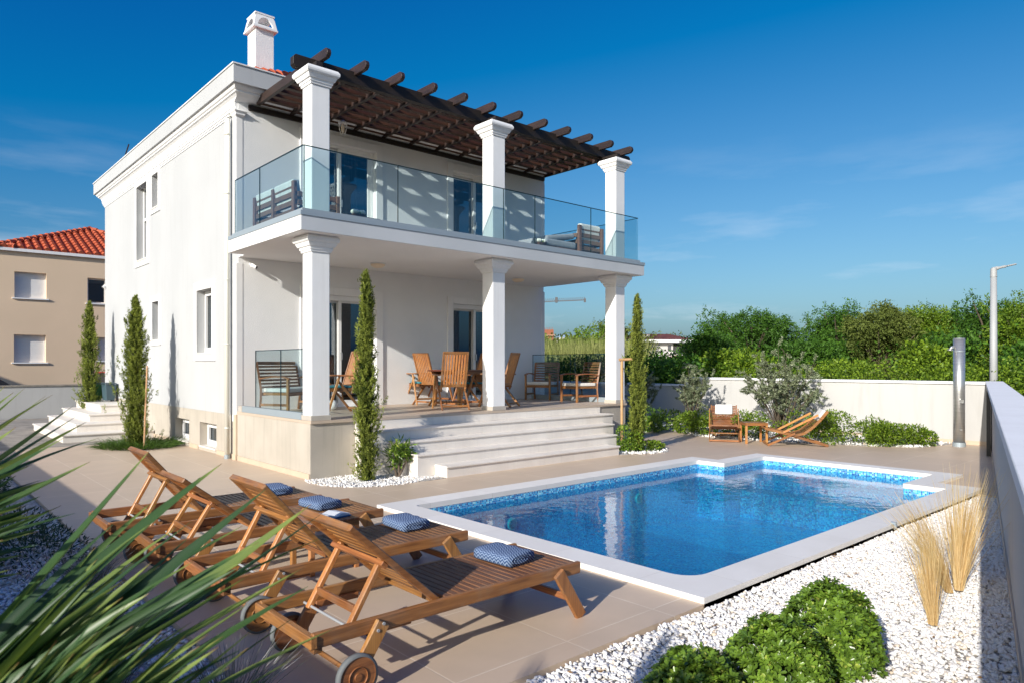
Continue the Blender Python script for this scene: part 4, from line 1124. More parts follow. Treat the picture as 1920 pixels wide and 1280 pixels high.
def towel(loc, rz, label, s=1.0):
    t = thing('towel', label, 'towel', loc, rz, 'rolled blue towels on the loungers')
    mb = MB(); N = 26; out = []
    for i in range(N):
        a = 2 * pi * i / N
        ex = 0.5
        x = .135 * (abs(cos(a)) ** ex) * (1 if cos(a) > 0 else -1); z = .043 + .043 * (abs(sin(a)) ** ex) * (1 if sin(a) > 0 else -1)
        out.append((x * s, z * s))
    K = 9; vs = []
    for k in range(K):
        y = (-.17 + .34 * k / (K - 1)) * s
        e = 1.0 if 0 < k < K - 1 else .975
        wv = .004 * sin(k * 1.9)
        for (x, z) in out: vs.append((x * e, y, .043 * s + (z - .043 * s) * e + wv * (1 if z > .05 else 0)))
    fs = [(k * N + i, k * N + (i + 1) % N, (k + 1) * N + (i + 1) % N, (k + 1) * N + i) for k in range(K - 1) for i in range(N)]
    fs += [tuple(range(N))[::-1], tuple(range((K - 1) * N, K * N))]
    mb.add(vs, fs).build('towel_body', M['towel'], t, smooth=True)
    # the coil of layers showing at the two ends
    for sy in (-1, 1):
        e = MB(); pts = []
        for i in range(60):
            a = i * .33; r = 1 - i / 66
            pts.append((.105 * s * r * cos(a) - .01, sy * .171 * s, .043 * s + .031 * s * r * sin(a)))
        e.tube(pts, .0052 * s, 5).build('towel_fold', M['towel'], t, smooth=True)
towel((3.24, 3.72, .373), rad(4), 'rolled blue zigzag towel on the front lounger')
towel((3.28, 5.03, .373), rad(-3), 'rolled blue zigzag towel on the second lounger from the camera')
towel((3.12, 6.28, .373), rad(6), 'rolled blue towel on the third lounger, behind the book')
towel((3.10, 7.28, .373), rad(-5), 'rolled blue towel on the farthest lounger')

# low side table with a book, between the second and third lounger
def slat_table(loc, rz, sx_, sy_, h, label, n=7, group=None, top=None):
    t = thing('side_table', label, 'side table', loc, rz, group)
    for a in (-1, 1):
        for b in (-1, 1):
            MB().box(a * (sx_ / 2 - .025) - .022, a * (sx_ / 2 - .025) + .022, b * (sy_ / 2 - .025) - .022, b * (sy_ / 2 - .025) + .022, 0, h - .06).build('leg', M['teakL'], t, bevel=.004)
    MB().box(-sx_ / 2 + .004, sx_ / 2 - .004, -sy_ / 2 + .004, -sy_ / 2 + .03, h - .062, h - .022).box(-sx_ / 2 + .004, sx_ / 2 - .004, sy_ / 2 - .03, sy_ / 2 - .004, h - .062, h - .022).box(-sx_ / 2 + .004, -sx_ / 2 + .03, -sy_ / 2 + .031, sy_ / 2 - .031, h - .062, h - .022).box(sx_ / 2 - .03, sx_ / 2 - .004, -sy_ / 2 + .031, sy_ / 2 - .031, h - .062, h - .022).build('apron', M['teakX'], t)
    mb = MB(); w = sx_ / n
    for i in range(n): mb.box(-sx_ / 2 + i * w + .003, -sx_ / 2 + (i + 1) * w - .003, -sy_ / 2, sy_ / 2, h - .02, h)
    mb.build('table_top', top or M['teakY'], t, bevel=.003)
    return t
slat_table((2.83, 5.61, 0), 0, .46, .40, .43, 'small teak side table holding an open book, between second and third lounger')
bk = thing('book', 'open book with blue cover and pale pages on the small side table', 'book', (2.86, 5.58, .431), rad(12))
MB().box(-.15, .15, -.11, .11, 0, .012).build('cover', mat('blue_book_cover', (0.03, 0.10, 0.22), None, .4), bk, bevel=.002)
MB().sweep_xz([(-.14, .013), (.14, .013), (.14, .026), (.07, .036), (.0, .018), (-.07, .036), (-.14, .026)], -.1, .1).build('pages', mat('book_pages', (.62, .64, .66), None, .8), bk)
ash = thing('ashtray', 'small grey stone block on the paving under the second lounger', 'stone block', (2.05, 5.02, 0), rad(20))
ash.location = (1.98, 4.55, 0)
MB().box(-.06, .06, -.045, .045, 0, .06).build('block', mat('speckled_stone', (.5, .48, .44), (.15, .14, .13), .9, 60, 2), ash, bevel=.008)

# ------------------------------------------------------------------ terrace furniture
def dining_chair(first=[None]):
    """folding chair: x forward, tall back of upright slats, crossed legs meeting under the arms"""
    t = thing('folding_chair', '', 'chair', (0, 0, 0), 0, 'folding teak chairs round the terrace dining table')
    W = .27
    a = rad(17)
    def P(u, y, n_=0): return (-.20 - u * sin(a) + n_ * cos(a), y, .40 + u * cos(a) + n_ * sin(a))
    up = (cos(a), 0, sin(a))
    for s in (-1, 1):
        MB().beam((.06, s * (W + .018), .66), (.28, s * (W + .018), 0), .042, .024, (0, 1, 0)).build('leg', M['teakL'], t, bevel=.003)
        MB().beam((.10, s * (W - .008), .60), (-.40, s * (W - .008), 0), .042, .024, (0, 1, 0)).build('leg', M['teakZ'], t, bevel=.003)
        MB().beam((-.30, s * (W + .02), .655), (.24, s * (W + .02), .665), .055, .024).build('armrest', M['teakX'], t, bevel=.005)
    for xx, zz in ((-.34, .07), (.24, .12), (-.02, .44)): MB().beam((xx, -W, zz), (xx, W, zz), .02, .038).build('stretcher', M['teakY'], t, bevel=.003)
    s_ = MB()
    for k in range(8): s_.box(-.22 + k * .057, -.175 + k * .057, -.245, .245, .425, .443)
    s_.box(-.23, .25, -.25, -.22, .385, .424).box(-.23, .25, .22, .25, .385, .424)
    s_.build('seat', M['teakY'], t, bevel=.003)
    f = MB()
    for s in (-1, 1): f.beam(P(-.06, s * .235), P(.72, s * .235), .032, .036, up)
    f.beam(P(.70, -.25), P(.70, .25), .05, .024, up).beam(P(.06, -.22), P(.06, .22), .05, .022, up)
    f.build('back_frame', M['teakZ'], t, bevel=.003)
    b = MB()
    for k in range(8):
        y = -.189 + k * .054; b.beam(P(.07, y), P(.69, y), .036, .014, up)
    b.build('back_slats', M['teakL'], t, bevel=.002)
    MB().box(-.20, .24, -.22, .22, .446, .488).build('cushion', M['teal'], t, bevel=.018, seg=3)
    return t
c0 = dining_chair()
chairs = [((8.80, 12.35), 5, 'folding teak chair with teal cushion at the left end of the dining table, facing right'),
          ((8.15, 10.93), 68, 'folding teak chair with teal cushion seen from behind, left of the middle column'),
          ((8.85, 13.0 - .45), 0, ''),
          ((9.35, 10.95), 118, 'folding teak chair seen side on, just right of the middle column, with dark teal cushion'),
          ((9.20, 11.65), 170, 'folding teak chair mostly hidden behind the middle column and its neighbour'),
          ((8.75, 12.72), 262, 'folding teak chair behind the dining table, its tall back in shade'),
          ((5.95, 11.35), 175, 'folding teak chair with blue cushion between left column and front cypress')]
first = True
for (x, y), a, lab in chairs:
    if not lab: continue
    if first: c0.location = (x, y, FL + .001); c0.rotation_euler = (0, 0, rad(a)); c0['label'] = lab; first = False
    else: dup(c0, (x, y, FL + .001), rad(a), lab)

dt = thing('dining_table', 'teak dining table with dark top under the balcony, ringed by folding chairs', 'table', (9.0, 11.75, FL + .001), rad(12))
MB().box(-.50, .50, -.45, .45, .715, .745).build('table_top', M['teakD'], dt, bevel=.008)
MB().box(-.45, .45, -.40, -.375, .64, .714).box(-.45, .45, .375, .40, .64, .714).build('apron', M['teakX'], dt)
for a in (-1, 1):
    for b in (-1, 1): MB().box(a * .40 - .03, a * .40 + .03, b * .33 - .03, b * .33 + .03, 0, .639).build('leg', M['teakL'], dt, bevel=.004)
MB().box(-.46, .46, -.03, .03, .04, .08).box(-.43, -.37, -.299, -.031, .04, .08).box(-.43, -.37, .031, .299, .04, .08).box(.37, .43, -.299, -.031, .04, .08).box(.37, .43, .031, .299, .04, .08).build('stretcher', M['teakX'], dt, bevel=.003)

def armchair(w=.62, n=8, name='armchair', label='', cat='armchair', group=None, mt=None):
    """straight-legged garden seat, x forward, horizontal slats, curved arms"""
    t = thing(name, label, cat, (0, 0, 0), 0, group)
    W = w / 2
    for s in (-1, 1):
        MB().beam((.30, s * W, 0), (.30, s * W, .60), .045, .045, (1, 0, 0)).build('leg', M['teakZ'], t, bevel=.004)
        MB().tube([(-.30, s * W, 0), (-.27, s * W, .25), (-.27, s * W, .42), (-.36, s * W, .90)], .024, 4).build('leg', M['teakZ'], t)
        arm = [(.34, .605), (.2, .635), (0, .64), (-.18, .62), (-.29, .60)]
        mb = MB()
        for p, q in zip(arm[:-1], arm[1:]): mb.beam((p[0], s * W, p[1]), (q[0] - .004, s * W, q[1]), .055, .024)
        mb.build('armrest', M['teakX'], t, bevel=.003)
        MB().beam((-.27, s * W, .14), (.28, s * W, .14), .02, .045).build('side_rail', M['teakX'], t, bevel=.003)
    MB().box(.28, .315, -W + .02, W - .02, .30, .36).box(-.27, -.235, -W + .02, W - .02, .30, .36).box(-.235, .28, -W + .025, -W + .05, .31, .355).box(-.235, .28, W - .05, W - .025, .31, .355).build('seat_frame', M['teakY'], t, bevel=.003)
    mb = MB()
    for k in range(n):
        u = k / (n - 1); z = .45 + .43 * u; x = -.28 - .075 * u
        mb.beam((x, -W + .01, z), (x, W - .01, z), .018, .036 if k < n - 1 else .06)
    mb.build('back_slats', M['teakY'], t, bevel=.002)
    MB().box(-.25, .31, -W + .03, W - .03, .362, .435).build('cushion', M['cushion_w'], t, bevel=.02, seg=3)
    return t
a1 = armchair(.62, 8, 'armchair', 'teak slatted armchair with white seat cushion, in shade beside the far terrace wall', 'armchair', 'teak armchairs on the terrace')
a1.location = (12.0, 12.35, FL + .001); a1.rotation_euler = (0, 0, rad(205))
dup(a1, (11.95, 11.05, FL + .001), rad(168), 'sunlit teak armchair with white seat cushion, left of the right column')
be = armchair(1.15, 8, 'garden_bench', 'slatted teak bench with pale cushion behind the short left glass railing', 'bench')
be.location = (5.62, 12.38, FL + .001); be.rotation_euler = (0, 0, rad(-60))
gc = thing('white_football', 'small white ball lying on the terrace behind the left column', 'ball', (6.25, 12.1, FL + .1))
MB().ball((0, 0, 0), .1, 16, 10).build('ball', M['trim'], gc, smooth=True)

# ------------------------------------------------------------------ balcony furniture
def slat_panel(mb, p0, p1, z0, z1, n, th=.03, hgt=.085):
    for k in range(n):
        z = z0 + (z1 - z0 - hgt) * k / (n - 1) + hgt / 2
        mb.beam((p0[0], p0[1], z), (p1[0], p1[1], z), th, hgt)
def outdoor_sofa(name, label, loc, rz, L, D, posts, cushion='cushion_w'):
    """back along the x axis at y = 0, seat towards +y"""
    t = thing(name, label, 'sofa', loc, rz)
    b = MB(); slat_panel(b, (0, 0), (L, 0), .22, .73, 4); b.build('back_slats', M['ashwood'], t, bevel=.004)
    for x in posts: MB().box(x - .04, x + .04, -.045, .02, 0, .75).build('post', M['ashwood'], t, bevel=.004)
    for x in (.0, L):
        a = MB(); slat_panel(a, (x, .03), (x, D), .22, .58, 3); a.box(x - .03, x + .03, D - .03, D + .03, 0, .6)
        a.build('arm_panel', M['ashwood'], t, bevel=.004)
    MB().box(.03, L - .03, .03, D, .18, .25).build('seat_frame', M['ashwood'], t, bevel=.004)
    n = max(1, round(L / .75)); w = (L - .1) / n
    for i in range(n):
        MB().box(.06 + i * w, .04 + (i + 1) * w, .16, D + .02, .252, .40).build('seat_cushion', M[cushion], t, bevel=.035, seg=3)
        MB().beam((.05 + (i + .5) * w, .10, .40), (.05 + (i + .5) * w, .03, .80), w - .04, .13, (0, 1, -.2)).build('back_cushion', M[cushion], t, bevel=.04, seg=3)
    return t
outdoor_sofa('outdoor_sofa', 'brown slatted wooden sofa seen from behind through the left balcony glass', (5.0, 12.62, BF), rad(-90), 1.7, .75, (.04, .85, 1.66))
outdoor_sofa('outdoor_sofa', 'reddish slatted wooden sofa with white cushions beside the right upper column', (11.15, 10.36, BF), 0, .78, .8, (.03, .75))
so2 = thing('daybed', 'grey cushioned daybed on the balcony, left of the right-hand wooden sofa', 'daybed', (10.72, 10.85, BF))
MB().box(-.55, .38, -.5, .5, .10, .2).build('bed_frame', M['ashwood'], so2, bevel=.005)
MB().box(-.55, .38, -.5, .5, .201, .36).build('mattress', M['cushion_g'], so2, bevel=.05, seg=3)
MB().beam((-.5, .0, .36), (.36, 0, .50), .95, .12).build('back_cushion', M['cushion_g'], so2, bevel=.05, seg=3)

def rose_bowl(loc, label, n):
    t = thing('rose_arrangement', label, 'flowers', loc)
    MB().lathe([(.05, 0), (.11, .02), (.13, .05)], n=18).build('wooden_bowl', M['ashwood'], t)
    rr_ = random.Random(5)
    for k in range(n):
        c = ((k - (n - 1) / 2) * .13, rr_.uniform(-.02, .02), .10)
        mb = MB()
        for q in range(3):
            r = .068 - q * .017
            for i in range(5):
                a = 2 * pi * i / 5 + q * .6
                p = (c[0] + r * .5 * cos(a), c[1] + r * .5 * sin(a), c[2] + q * .008)
                mb.ball(p, r * .62, 8, 6, (1, 1, .95))
        mb.build('rose', M['rose'], t, smooth=True)
    g = np.random.default_rng(2); m_ = 18
    P = np.stack([g.uniform(-.12, .12, m_), g.uniform(-.06, .06, m_), np.full(m_, .05)], 1); D = g.normal(size=(m_, 3)) + [0, 0, .4]
    V, F, T = leaves(g, P, D, .09, .045); npmesh('leaves', V, F, M['pitto'], t, T)
def low_table(loc, label, rz=0, sx_=.6, h=.22):
    t = thing('coffee_table', label, 'coffee table', loc, rz)
    MB().box(-sx_ / 2, sx_ / 2, -.3, .3, h - .03, h).build('table_top', M['ashwood'], t, bevel=.004)
    for a in (-1, 1):
        for b in (-1, 1): MB().box(a * (sx_ / 2 - .04) - .025, a * (sx_ / 2 - .04) + .025, b * .26 - .025, b * .26 + .025, 0, h - .031).build('leg', M['ashwood'], t)
low_table((6.0, 10.75, BF), 'low brown table on the balcony under the two white roses')
rose_bowl((5.98, 10.62, BF + .221), 'two white roses in a low bowl on the balcony table, right of the left column', 2)
low_table((10.1, 10.5, BF), 'low table on the balcony with white flowers, near the corner of the house', 0, .5, .17)
rose_bowl((10.02, 10.35, BF + .171), 'white roses with green leaves on the balcony, left of the grey daybed', 2)
cab = thing('cabinet', 'tall narrow brown cabinet on the balcony beside the left column', 'cabinet', (5.32, 11.1, BF))
MB().box(-.12, .12, -.12, .12, 0, .42).build('cabinet_body', M['ashwood'], cab, bevel=.004)
MB().box(-.14, .14, -.14, .14, .42, .445).build('cabinet_top', M['ashwood'], cab, bevel=.004)

# ------------------------------------------------------------------ deck chairs, small table, shower by the far wall
def sling_chair(loc, rz, label):
    t = thing('deck_chair', label, 'deck chair', loc, rz, 'folding wooden deck chairs by the far wall')
    pts = [(.66, .37), (.45, .325), (.22, .265), (.02, .235), (-.14, .285), (-.30, .41), (-.46, .58), (-.60, .76)]
    for s in (-1, 1):
        y = s * .29
        mb = MB()
        for p, q in zip(pts[:-1], pts[1:]): mb.beam((p[0], y, p[1]), (q[0], y, q[1]), .055, .024, (0, 1, 0))
        mb.build('side_rail', M['teakX'], t, bevel=.004)
        MB().beam((.62, s * .32, .02), (.06, s * .32, .28), .045, .024, (0, 1, 0)).build('leg', M['teakX'], t, bevel=.004)
        MB().beam((.28, s * .255, .27), (-.62, s * .255, .02), .05, .024, (0, 1, 0)).build('leg', M['teakX'], t, bevel=.004)
        MB().beam((.30, s * .325, .30), (-.40, s * .325, .68), .045, .024, (0, 1, 0)).build('armrest', M['teakL'], t, bevel=.004)
    for xx, zz, hw in ((.60, .03, .33), (-.58, .04, .27), (.25, .17, .30), (.655, .375, .31)): MB().beam((xx, -hw, zz), (xx, hw, zz), .04, .035).build('cross_rail', M['teakY'], t, bevel=.004)
    mb = MB()
    seg = []
    for p, q in zip(pts[:-1], pts[1:]):
        L = math.hypot(q[0] - p[0], q[1] - p[1]); k = max(1, round(L / .045))
        for i in range(k): seg.append((p[0] + (q[0] - p[0]) * i / k, p[1] + (q[1] - p[1]) * i / k, (q[0] - p[0]) / L, (q[1] - p[1]) / L))
    for x, z, dx, dz in seg:
        mb.beam((x, -.275, z + .012), (x, .275, z + .012), .030, .012, (-dz, 0, dx) if dx < 0 else (dz, 0, dx))
    mb.build('slats', M['teakY'], t, bevel=.002)
    MB().beam((-.40, 0, .56), (-.57, 0, .775), .40, .07, (.7, 0, .6)).build('head_cushion', M['cushion_w'], t, bevel=.025, seg=3)
    return t
sling_chair((14.62, 8.95, 0), rad(212), 'wooden deck chair facing the pool with a white head cushion, left of the small table')
sling_chair((14.72, 7.28, 0), rad(128), 'wooden deck chair seen from the side with its back raised to the right')
slat_table((14.48, 8.12, 0), rad(-42), .50, .44, .46, 'small teak side table standing between the two deck chairs', 7)

sh = thing('outdoor_shower', 'tall stainless steel outdoor shower column in the corner of the garden walls', 'shower', (17.1, 4.83, 0))
MB().cyl((0, 0, .09), (0, 0, 2.29), .11, n=32).build('shower_column', M['steel'], sh, smooth=True)
MB().cyl((0, 0, 0), (0, 0, .089), .125, n=28).build('shower_foot', M['metal_grey'], sh)
MB().cyl((0, 0, 2.291), (0, 0, 2.30), .112, n=32).cyl((0, 0, 2.02), (0, 0, 2.03), .113, n=32).build('shower_cap', M['metal_grey'], sh)
hd = Vector((-.75, .62, 0)).normalized()
MB().tube([hd * .09 + Vector((0, 0, 2.12)), hd * .16 + Vector((0, 0, 2.11)), hd * .20 + Vector((0, 0, 2.06))], .03, 12).cyl(hd * .20 + Vector((0, 0, 2.07)), hd * .20 + Vector((0, 0, 2.04)), .05, n=16).build('shower_head', M['steel'], sh, smooth=True)
fd = Vector((-.86, -.5, 0)).normalized()
MB().cyl(fd * .1 + Vector((0, 0, .98)), fd * .17 + Vector((0, 0, .98)), .025, n=12).box(-.13, -.115, -.12, -.05, .93, 1.0).build('mixer_tap', M['steel'], sh)
MB().cyl(fd * .1 + Vector((0, 0, .36)), fd * .15 + Vector((0, 0, .36)), .02, n=12).build('foot_tap', M['steel'], sh)

gate = thing('gate_panel', 'dark narrow metal gate leaf seen edge on where the two garden walls meet', 'gate', (16.2, wallY(16.2) + .03, 0), rad(14.6))
MB().box(-.45, .9, 0, .04, .08, 1.22).build('gate_leaf', mat('dark_bronze_metal', (.10, .085, .07), None, .4, metal=.5), gate, bevel=.004)
MB().box(-.52, -.46, -.01, .06, 0, 1.24).build('gate_post', M['black'], gate)
cl = thing('hose_clip', 'small grey clip on the edge of the pool coping above the pebbles', 'clip', (8.02, 2.885, .045))
MB().box(-.02, .02, -.035, .02, 0, .025).box(-.02, .02, -.035, -.02, -.05, 0).build('clip_body', M['metal_grey'], cl, bevel=.003)

# ------------------------------------------------------------------ plants
def cypress_tree(name, label, x, y, h, w, seed, n=11000, z0=0.0, lean=(0, 0), group='slim upright cypresses round the villa', base_r=None, bumps=9):
    """upright column of short feathery sprays over a thin stem"""
    g = np.random.default_rng(seed)
    t = thing(name, label, 'cypress', (x, y, z0), 0, group)
    MB().tube([(0, 0, 0), (lean[0] * .5, lean[1] * .5, h * .5), (lean[0], lean[1], h * .93)], [.03, .02, .006], 7).build('trunk', M['bark'], t)
    # feathery branchlets rising steeply from the stem, each clothed in small sprays
    ks = np.linspace(0, 1, 26); prof = np.interp(ks, [0, .03, .12, .35, .6, .8, .93, 1], [.50, .85, 1, .97, .88, .64, .34, .08])
    prof *= 1 + g.normal(0, .11, 26)
    nbr = n // 20; per = 20
    zb = g.random(nbr) ** .95; az = g.uniform(0, 2 * pi, nbr)
    lob = 1 + .16 * np.sin(3 * az + 9 * zb + seed) + .13 * np.sin(2 * az + 31 * zb)
    rout = np.interp(zb, ks, prof) * w / 2 * lob * g.uniform(.45, 1.22, nbr)
    wild = g.random(nbr) < .035; rout[wild] *= g.uniform(1.3, 1.9, wild.sum())
    L = g.uniform(.12, .30, nbr) * (1.05 - .35 * zb)
    o = np.stack([np.cos(az), np.sin(az), np.zeros(nbr)], 1)
    tip = o * rout[:, None] + np.stack([lean[0] * zb, lean[1] * zb, zb * h * .97 + .04], 1)
    dirb = unit(o * g.uniform(.15, .75, (nbr, 1)) + [0, 0, 1] + g.normal(0, .12, (nbr, 3)))
    u = g.random((nbr, per)) ** .8
    P = tip[:, None, :] - dirb[:, None, :] * (L[:, None] * u)[..., None] + g.normal(0, .009, (nbr, per, 3))
    P[..., 2] = np.maximum(P[..., 2], .02)
    D = (dirb[:, None, :] + g.normal(0, .45, (nbr, per, 3))).reshape(-1, 3); P = P.reshape(-1, 3); n = len(P)
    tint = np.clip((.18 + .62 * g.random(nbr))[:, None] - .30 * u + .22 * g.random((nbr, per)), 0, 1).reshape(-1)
    parts = []
    for q in range(3):
        parts.append(leaves(g, P, D + g.normal(0, .30, (n, 3)), g.uniform(.022, .055, n), g.uniform(.005, .0105, n), .1, tint))
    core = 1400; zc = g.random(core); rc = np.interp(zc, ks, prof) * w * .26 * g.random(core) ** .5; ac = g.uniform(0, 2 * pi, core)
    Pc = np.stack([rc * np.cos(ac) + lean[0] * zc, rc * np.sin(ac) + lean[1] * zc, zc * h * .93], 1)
    parts.append(leaves(g, Pc, g.normal(0, .5, (core, 3)) + [0, 0, 1], .10, .03, .1, np.zeros(core)))  # core leaves all darkest: shade between the sprays put into their colour
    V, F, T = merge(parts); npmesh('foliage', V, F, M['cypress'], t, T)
    return t
cypress_tree('cypress', 'slim cypress growing out of white pebbles in front of the terrace plinth', 5.41, 9.35, 3.22, .33, 1, 22000, lean=(.0, .03), bumps=34)
cypress_tree('cypress', 'slim cypress tied to a wooden stake at the right end of the stone steps', 11.32, 8.90, 3.22, .31, 2, 22000, bumps=24)
cypress_tree('cypress', 'broad-footed cypress in front of the side wall, with strappy grass round its base', 4.0, 16.65, 3.28, .50, 3, 34000, bumps=40)
cypress_tree('cypress', 'farthest cypress on the left, behind the white side steps', 4.2, 22.3, 3.55, .48, 4, 26000, bumps=26)
for (x, y, h, lab) in ((3.98, 16.42, 1.72, 'leaning wooden stake tied to the cypress in front of the side wall'),):
    t = thing('plant_stake', lab, 'stake', (x, y, 0))
    MB().cyl((0.09, -.15, 0), (0.17, -.07, h), .018, .015, 9).build('stake_pole', M['stake'], t)
t = thing('plant_stake', 'pale wooden stake with a short crossbar holding the cypress by the steps', 'stake', (11.05, 9.02, 0))
MB().cyl((0, .05, 0), (0, .05, 1.86), .028, .028, 10).build('stake_pole', M['stake'], t)
MB().cyl((-.06, .07, 1.84), (.33, -.14, 1.86), .03, .027, 10).build('crossbar', M['stake'], t)

def tuft(name, label, cat, x, y, n, L, r, m, seed, w=.01, lean=.5, z=0, upz=1.0, group=None, segs=4, droop=.8, dirb=(0, 0)):
    """clump of narrow arching blades"""
    g = np.random.default_rng(seed)
    a = g.uniform(0, 2 * pi, n); rr0 = r * np.sqrt(g.random(n))
    P = np.stack([rr0 * np.cos(a), rr0 * np.sin(a), np.zeros(n)], 1)
    D = np.stack([np.cos(a) * lean * g.random(n) + dirb[0], np.sin(a) * lean * g.random(n) + dirb[1], np.full(n, upz)], 1) + g.normal(0, .10, (n, 3))
    D = unit(D); Ls = L * g.uniform(.55, 1.1, n)
    S = unit(np.cross(D, g.normal(size=(n, 3)))); Vs = []
    H = D * [1, 1, 0]
    for k in range(segs + 1):
        u = k / segs
        c = P + D * (Ls * u)[:, None] + (H * 1.0 + [0, 0, -.55]) * (droop * Ls * u * u * .5)[:, None]
        ww = w * (1 - u) ** .6 * .5 + .0004
        Vs += [c - S * ww, c + S * ww]
    V = np.stack(Vs, 1); k2 = 2 * (segs + 1)
    F = np.array([[2 * k, 2 * k + 1, 2 * k + 3, 2 * k + 2] for k in range(segs)])
    F = (F[None] + (np.arange(n) * k2)[:, None, None]).reshape(-1, 4)
    o = npmesh(name, V.reshape(-1, 3), F, m, None, np.repeat(g.random(n), k2)); o.location = (x, y, z)
    return tag(o, label, cat, group)
tuft('feather_grass', 'nearest clump of tall golden feather grass, upright, in the pebbles', 'grass clump', 5.26, 1.64, 360, .66, .028, M['grass'], 21, .0022, .06, droop=.22, dirb=(-.02, .05), segs=6)
tuft('feather_grass', 'golden feather grass clump leaning left over the pebbles behind the nearest one', 'grass clump', 6.10, 1.79, 260, .86, .030, M['grass'], 22, .0024, .12, droop=.45, dirb=(-.18, .27), segs=6)
tuft('feather_grass', 'largest golden feather grass clump, sweeping right towards the wall shadow', 'grass clump', 6.22, 1.76, 440, 1.02, .032, M['grass'], 23, .0025, .11, droop=.42, dirb=(.30, .02), segs=6)
tuft('strappy_grass', 'low strappy green grass round the foot of the cypress by the side wall', 'grass clump', 4.05, 16.45, 1500, .30, .75, M['greengrass'], 24, .012, 1.3, upz=.55)

def shrub_leaves(g, blobs, n, L, W, shell=.35, up=.25, flat=.0):
    """leaf points on and just under the skins of a heap of blobs (x,y,z,rx,ry,rz)"""
    B = np.array(blobs, float); wgt = (B[:, 3] * B[:, 4] + B[:, 3] * B[:, 5]); wgt /= wgt.sum()
    i = g.choice(len(B), n, p=wgt); d = unit(g.normal(size=(n, 3)))
    r = 1 - shell * g.random(n) ** 1.6
    P = B[i, :3] + d * B[i, 3:6] * r[:, None]
    D = d + g.normal(0, .55, (n, 3)) + [0, 0, up]
    return P, D
def shrub(name, label, cat, x, y, blobs, n, L, W, m, seed, group=None, stems=None, shell=.35, up=.25, z=0.0):
    g = np.random.default_rng(seed)
    t = thing(name, label, cat, (x, y, z), 0, group)
    P, D = shrub_leaves(g, blobs, n, L, W, shell, up)
    k = P[:, 2] > .01; P = P[k]; D = D[k]; n = len(P)
    V, F, T = leaves(g, P, D, L * g.uniform(.6, 1.25, n), W * g.uniform(.7, 1.2, n), .22)
    npmesh('foliage', V, F, m, t, T)
    if stems:
        mb = MB(); rr_ = random.Random(seed)
        for b in blobs[:stems]:
            mb.tube([(rr_.uniform(-.04, .04), rr_.uniform(-.04, .04), 0), (b[0] * .5 + rr_.uniform(-.05, .05), b[1] * .5, b[2] * .55), (b[0], b[1], b[2])], [.022, .014, .006], 6)
        mb.build('stems', M['bark'], t)
    return t

def olive(label, x, y, h, r, seed, n, z=0.0, nb=26):
    n = n * 3; g = random.Random(seed); G = np.random.default_rng(seed)
    t = thing('olive_tree', label, 'olive tree', (x, y, z), 0, 'young olive trees in the far bed')
    mb = MB(); tips = []
    for k in range(nb):
        a = g.uniform(0, 2 * pi); sp = g.uniform(.15, 1.0)
        e = Vector((cos(a) * r * sp, sin(a) * r * sp, h * g.uniform(.55, 1.0) * (1.12 - .38 * sp)))
        m1 = e * .45 + Vector((0, 0, h * .06)); mb.tube([(0, 0, 0), m1 * .55, m1, e], [.026, .014, .008, .003], 6); tips.append((m1, e))
    mb.build('trunk', M['bark'], t)
    P = []; D = []
    per = n // nb
    for m1, e in tips:
        d = (e - m1)
        for q in range(7):                            # side twigs
            u = g.uniform(0.05, 1); b = m1 + d * u; w = Vector((g.gauss(0, 1), g.gauss(0, 1), g.gauss(.6, .8))).normalized(); L = g.uniform(.12, .34)
            for s in range(per // 7):
                p = b + w * (L * g.random()); P.append(p[:]); dd = w + Vector((g.gauss(0, .6), g.gauss(0, .6), g.gauss(0, .6))); D.append(dd[:])
    P = np.array(P); D = np.array(D); n = len(P)
    V, F, T = leaves(G, P, D, G.uniform(.045, .080, n), G.uniform(.012, .019, n), .15); npmesh('foliage', V, F, M['olive'], t, T)
olive('large olive tree spreading above the deck chair, its top over the garden wall', 16.1, 8.3, 2.15, 1.25, 31, 9500, nb=40)
olive('grey-green olive tree left of the deck chairs, where sun and shade meet', 16.2, 10.9, 1.85, .62, 32, 4200, nb=20)
olive('darker olive bush just right of the staked cypress', 16.2, 12.6, 1.65, .72, 33, 4200, nb=22)

def rb(g, cx, cy, n, sx_, sy_, h):
    return [(cx + g.uniform(-sx_, sx_), cy + g.uniform(-sy_, sy_), g.uniform(.1, h * .6), g.uniform(.16, .34), g.uniform(.16, .34), g.uniform(.12, .28)) for _ in range(n)]
gg = random.Random(12)
shrub('jasmine_shrub', 'low dark leafy shrub under the darker olive bush, beside the paving', 'shrub', 15.4, 11.2, rb(gg, 0, 0, 12, .8, .5, .9), 3800, .07, .035, M['pitto'], 41)
shrub('jasmine_shrub', 'leafy shrub at the foot of the grey-green olive, left of the first deck chair', 'shrub', 15.45, 10.0, rb(gg, 0, 0, 11, .45, .55, .7), 3600, .06, .032, M['jasmine'], 42)
shrub('jasmine_shrub', 'bright green shrub behind the small table between the deck chairs', 'shrub', 15.35, 8.75, rb(gg, 0, 0, 14, .35, .7, .75), 4200, .06, .03, M['jasmine'], 43)
shrub('jasmine_shrub', 'darker green shrub behind the reclined deck chair', 'shrub', 15.75, 7.2, rb(gg, 0, 0, 14, .4, .7, .85), 4200, .06, .03, M['jasmine'], 44)
shrub('jasmine_shrub', 'long low bright green shrub right of the reclined deck chair', 'shrub', 16.25, 6.2, rb(gg, 0, 0, 14, .35, .45, .6), 4400, .06, .03, M['jasmine'], 45)
shrub('jasmine_shrub', 'last low yellow-green shrub of the bed, tapering off towards the shower', 'shrub', 16.55, 5.55, [(gg.uniform(-.3, .3), gg.uniform(-.35, .25), gg.uniform(.05, .3), .2, .2, .16) for _ in range(9)], 3000, .055, .03, M['jasmine'], 46)
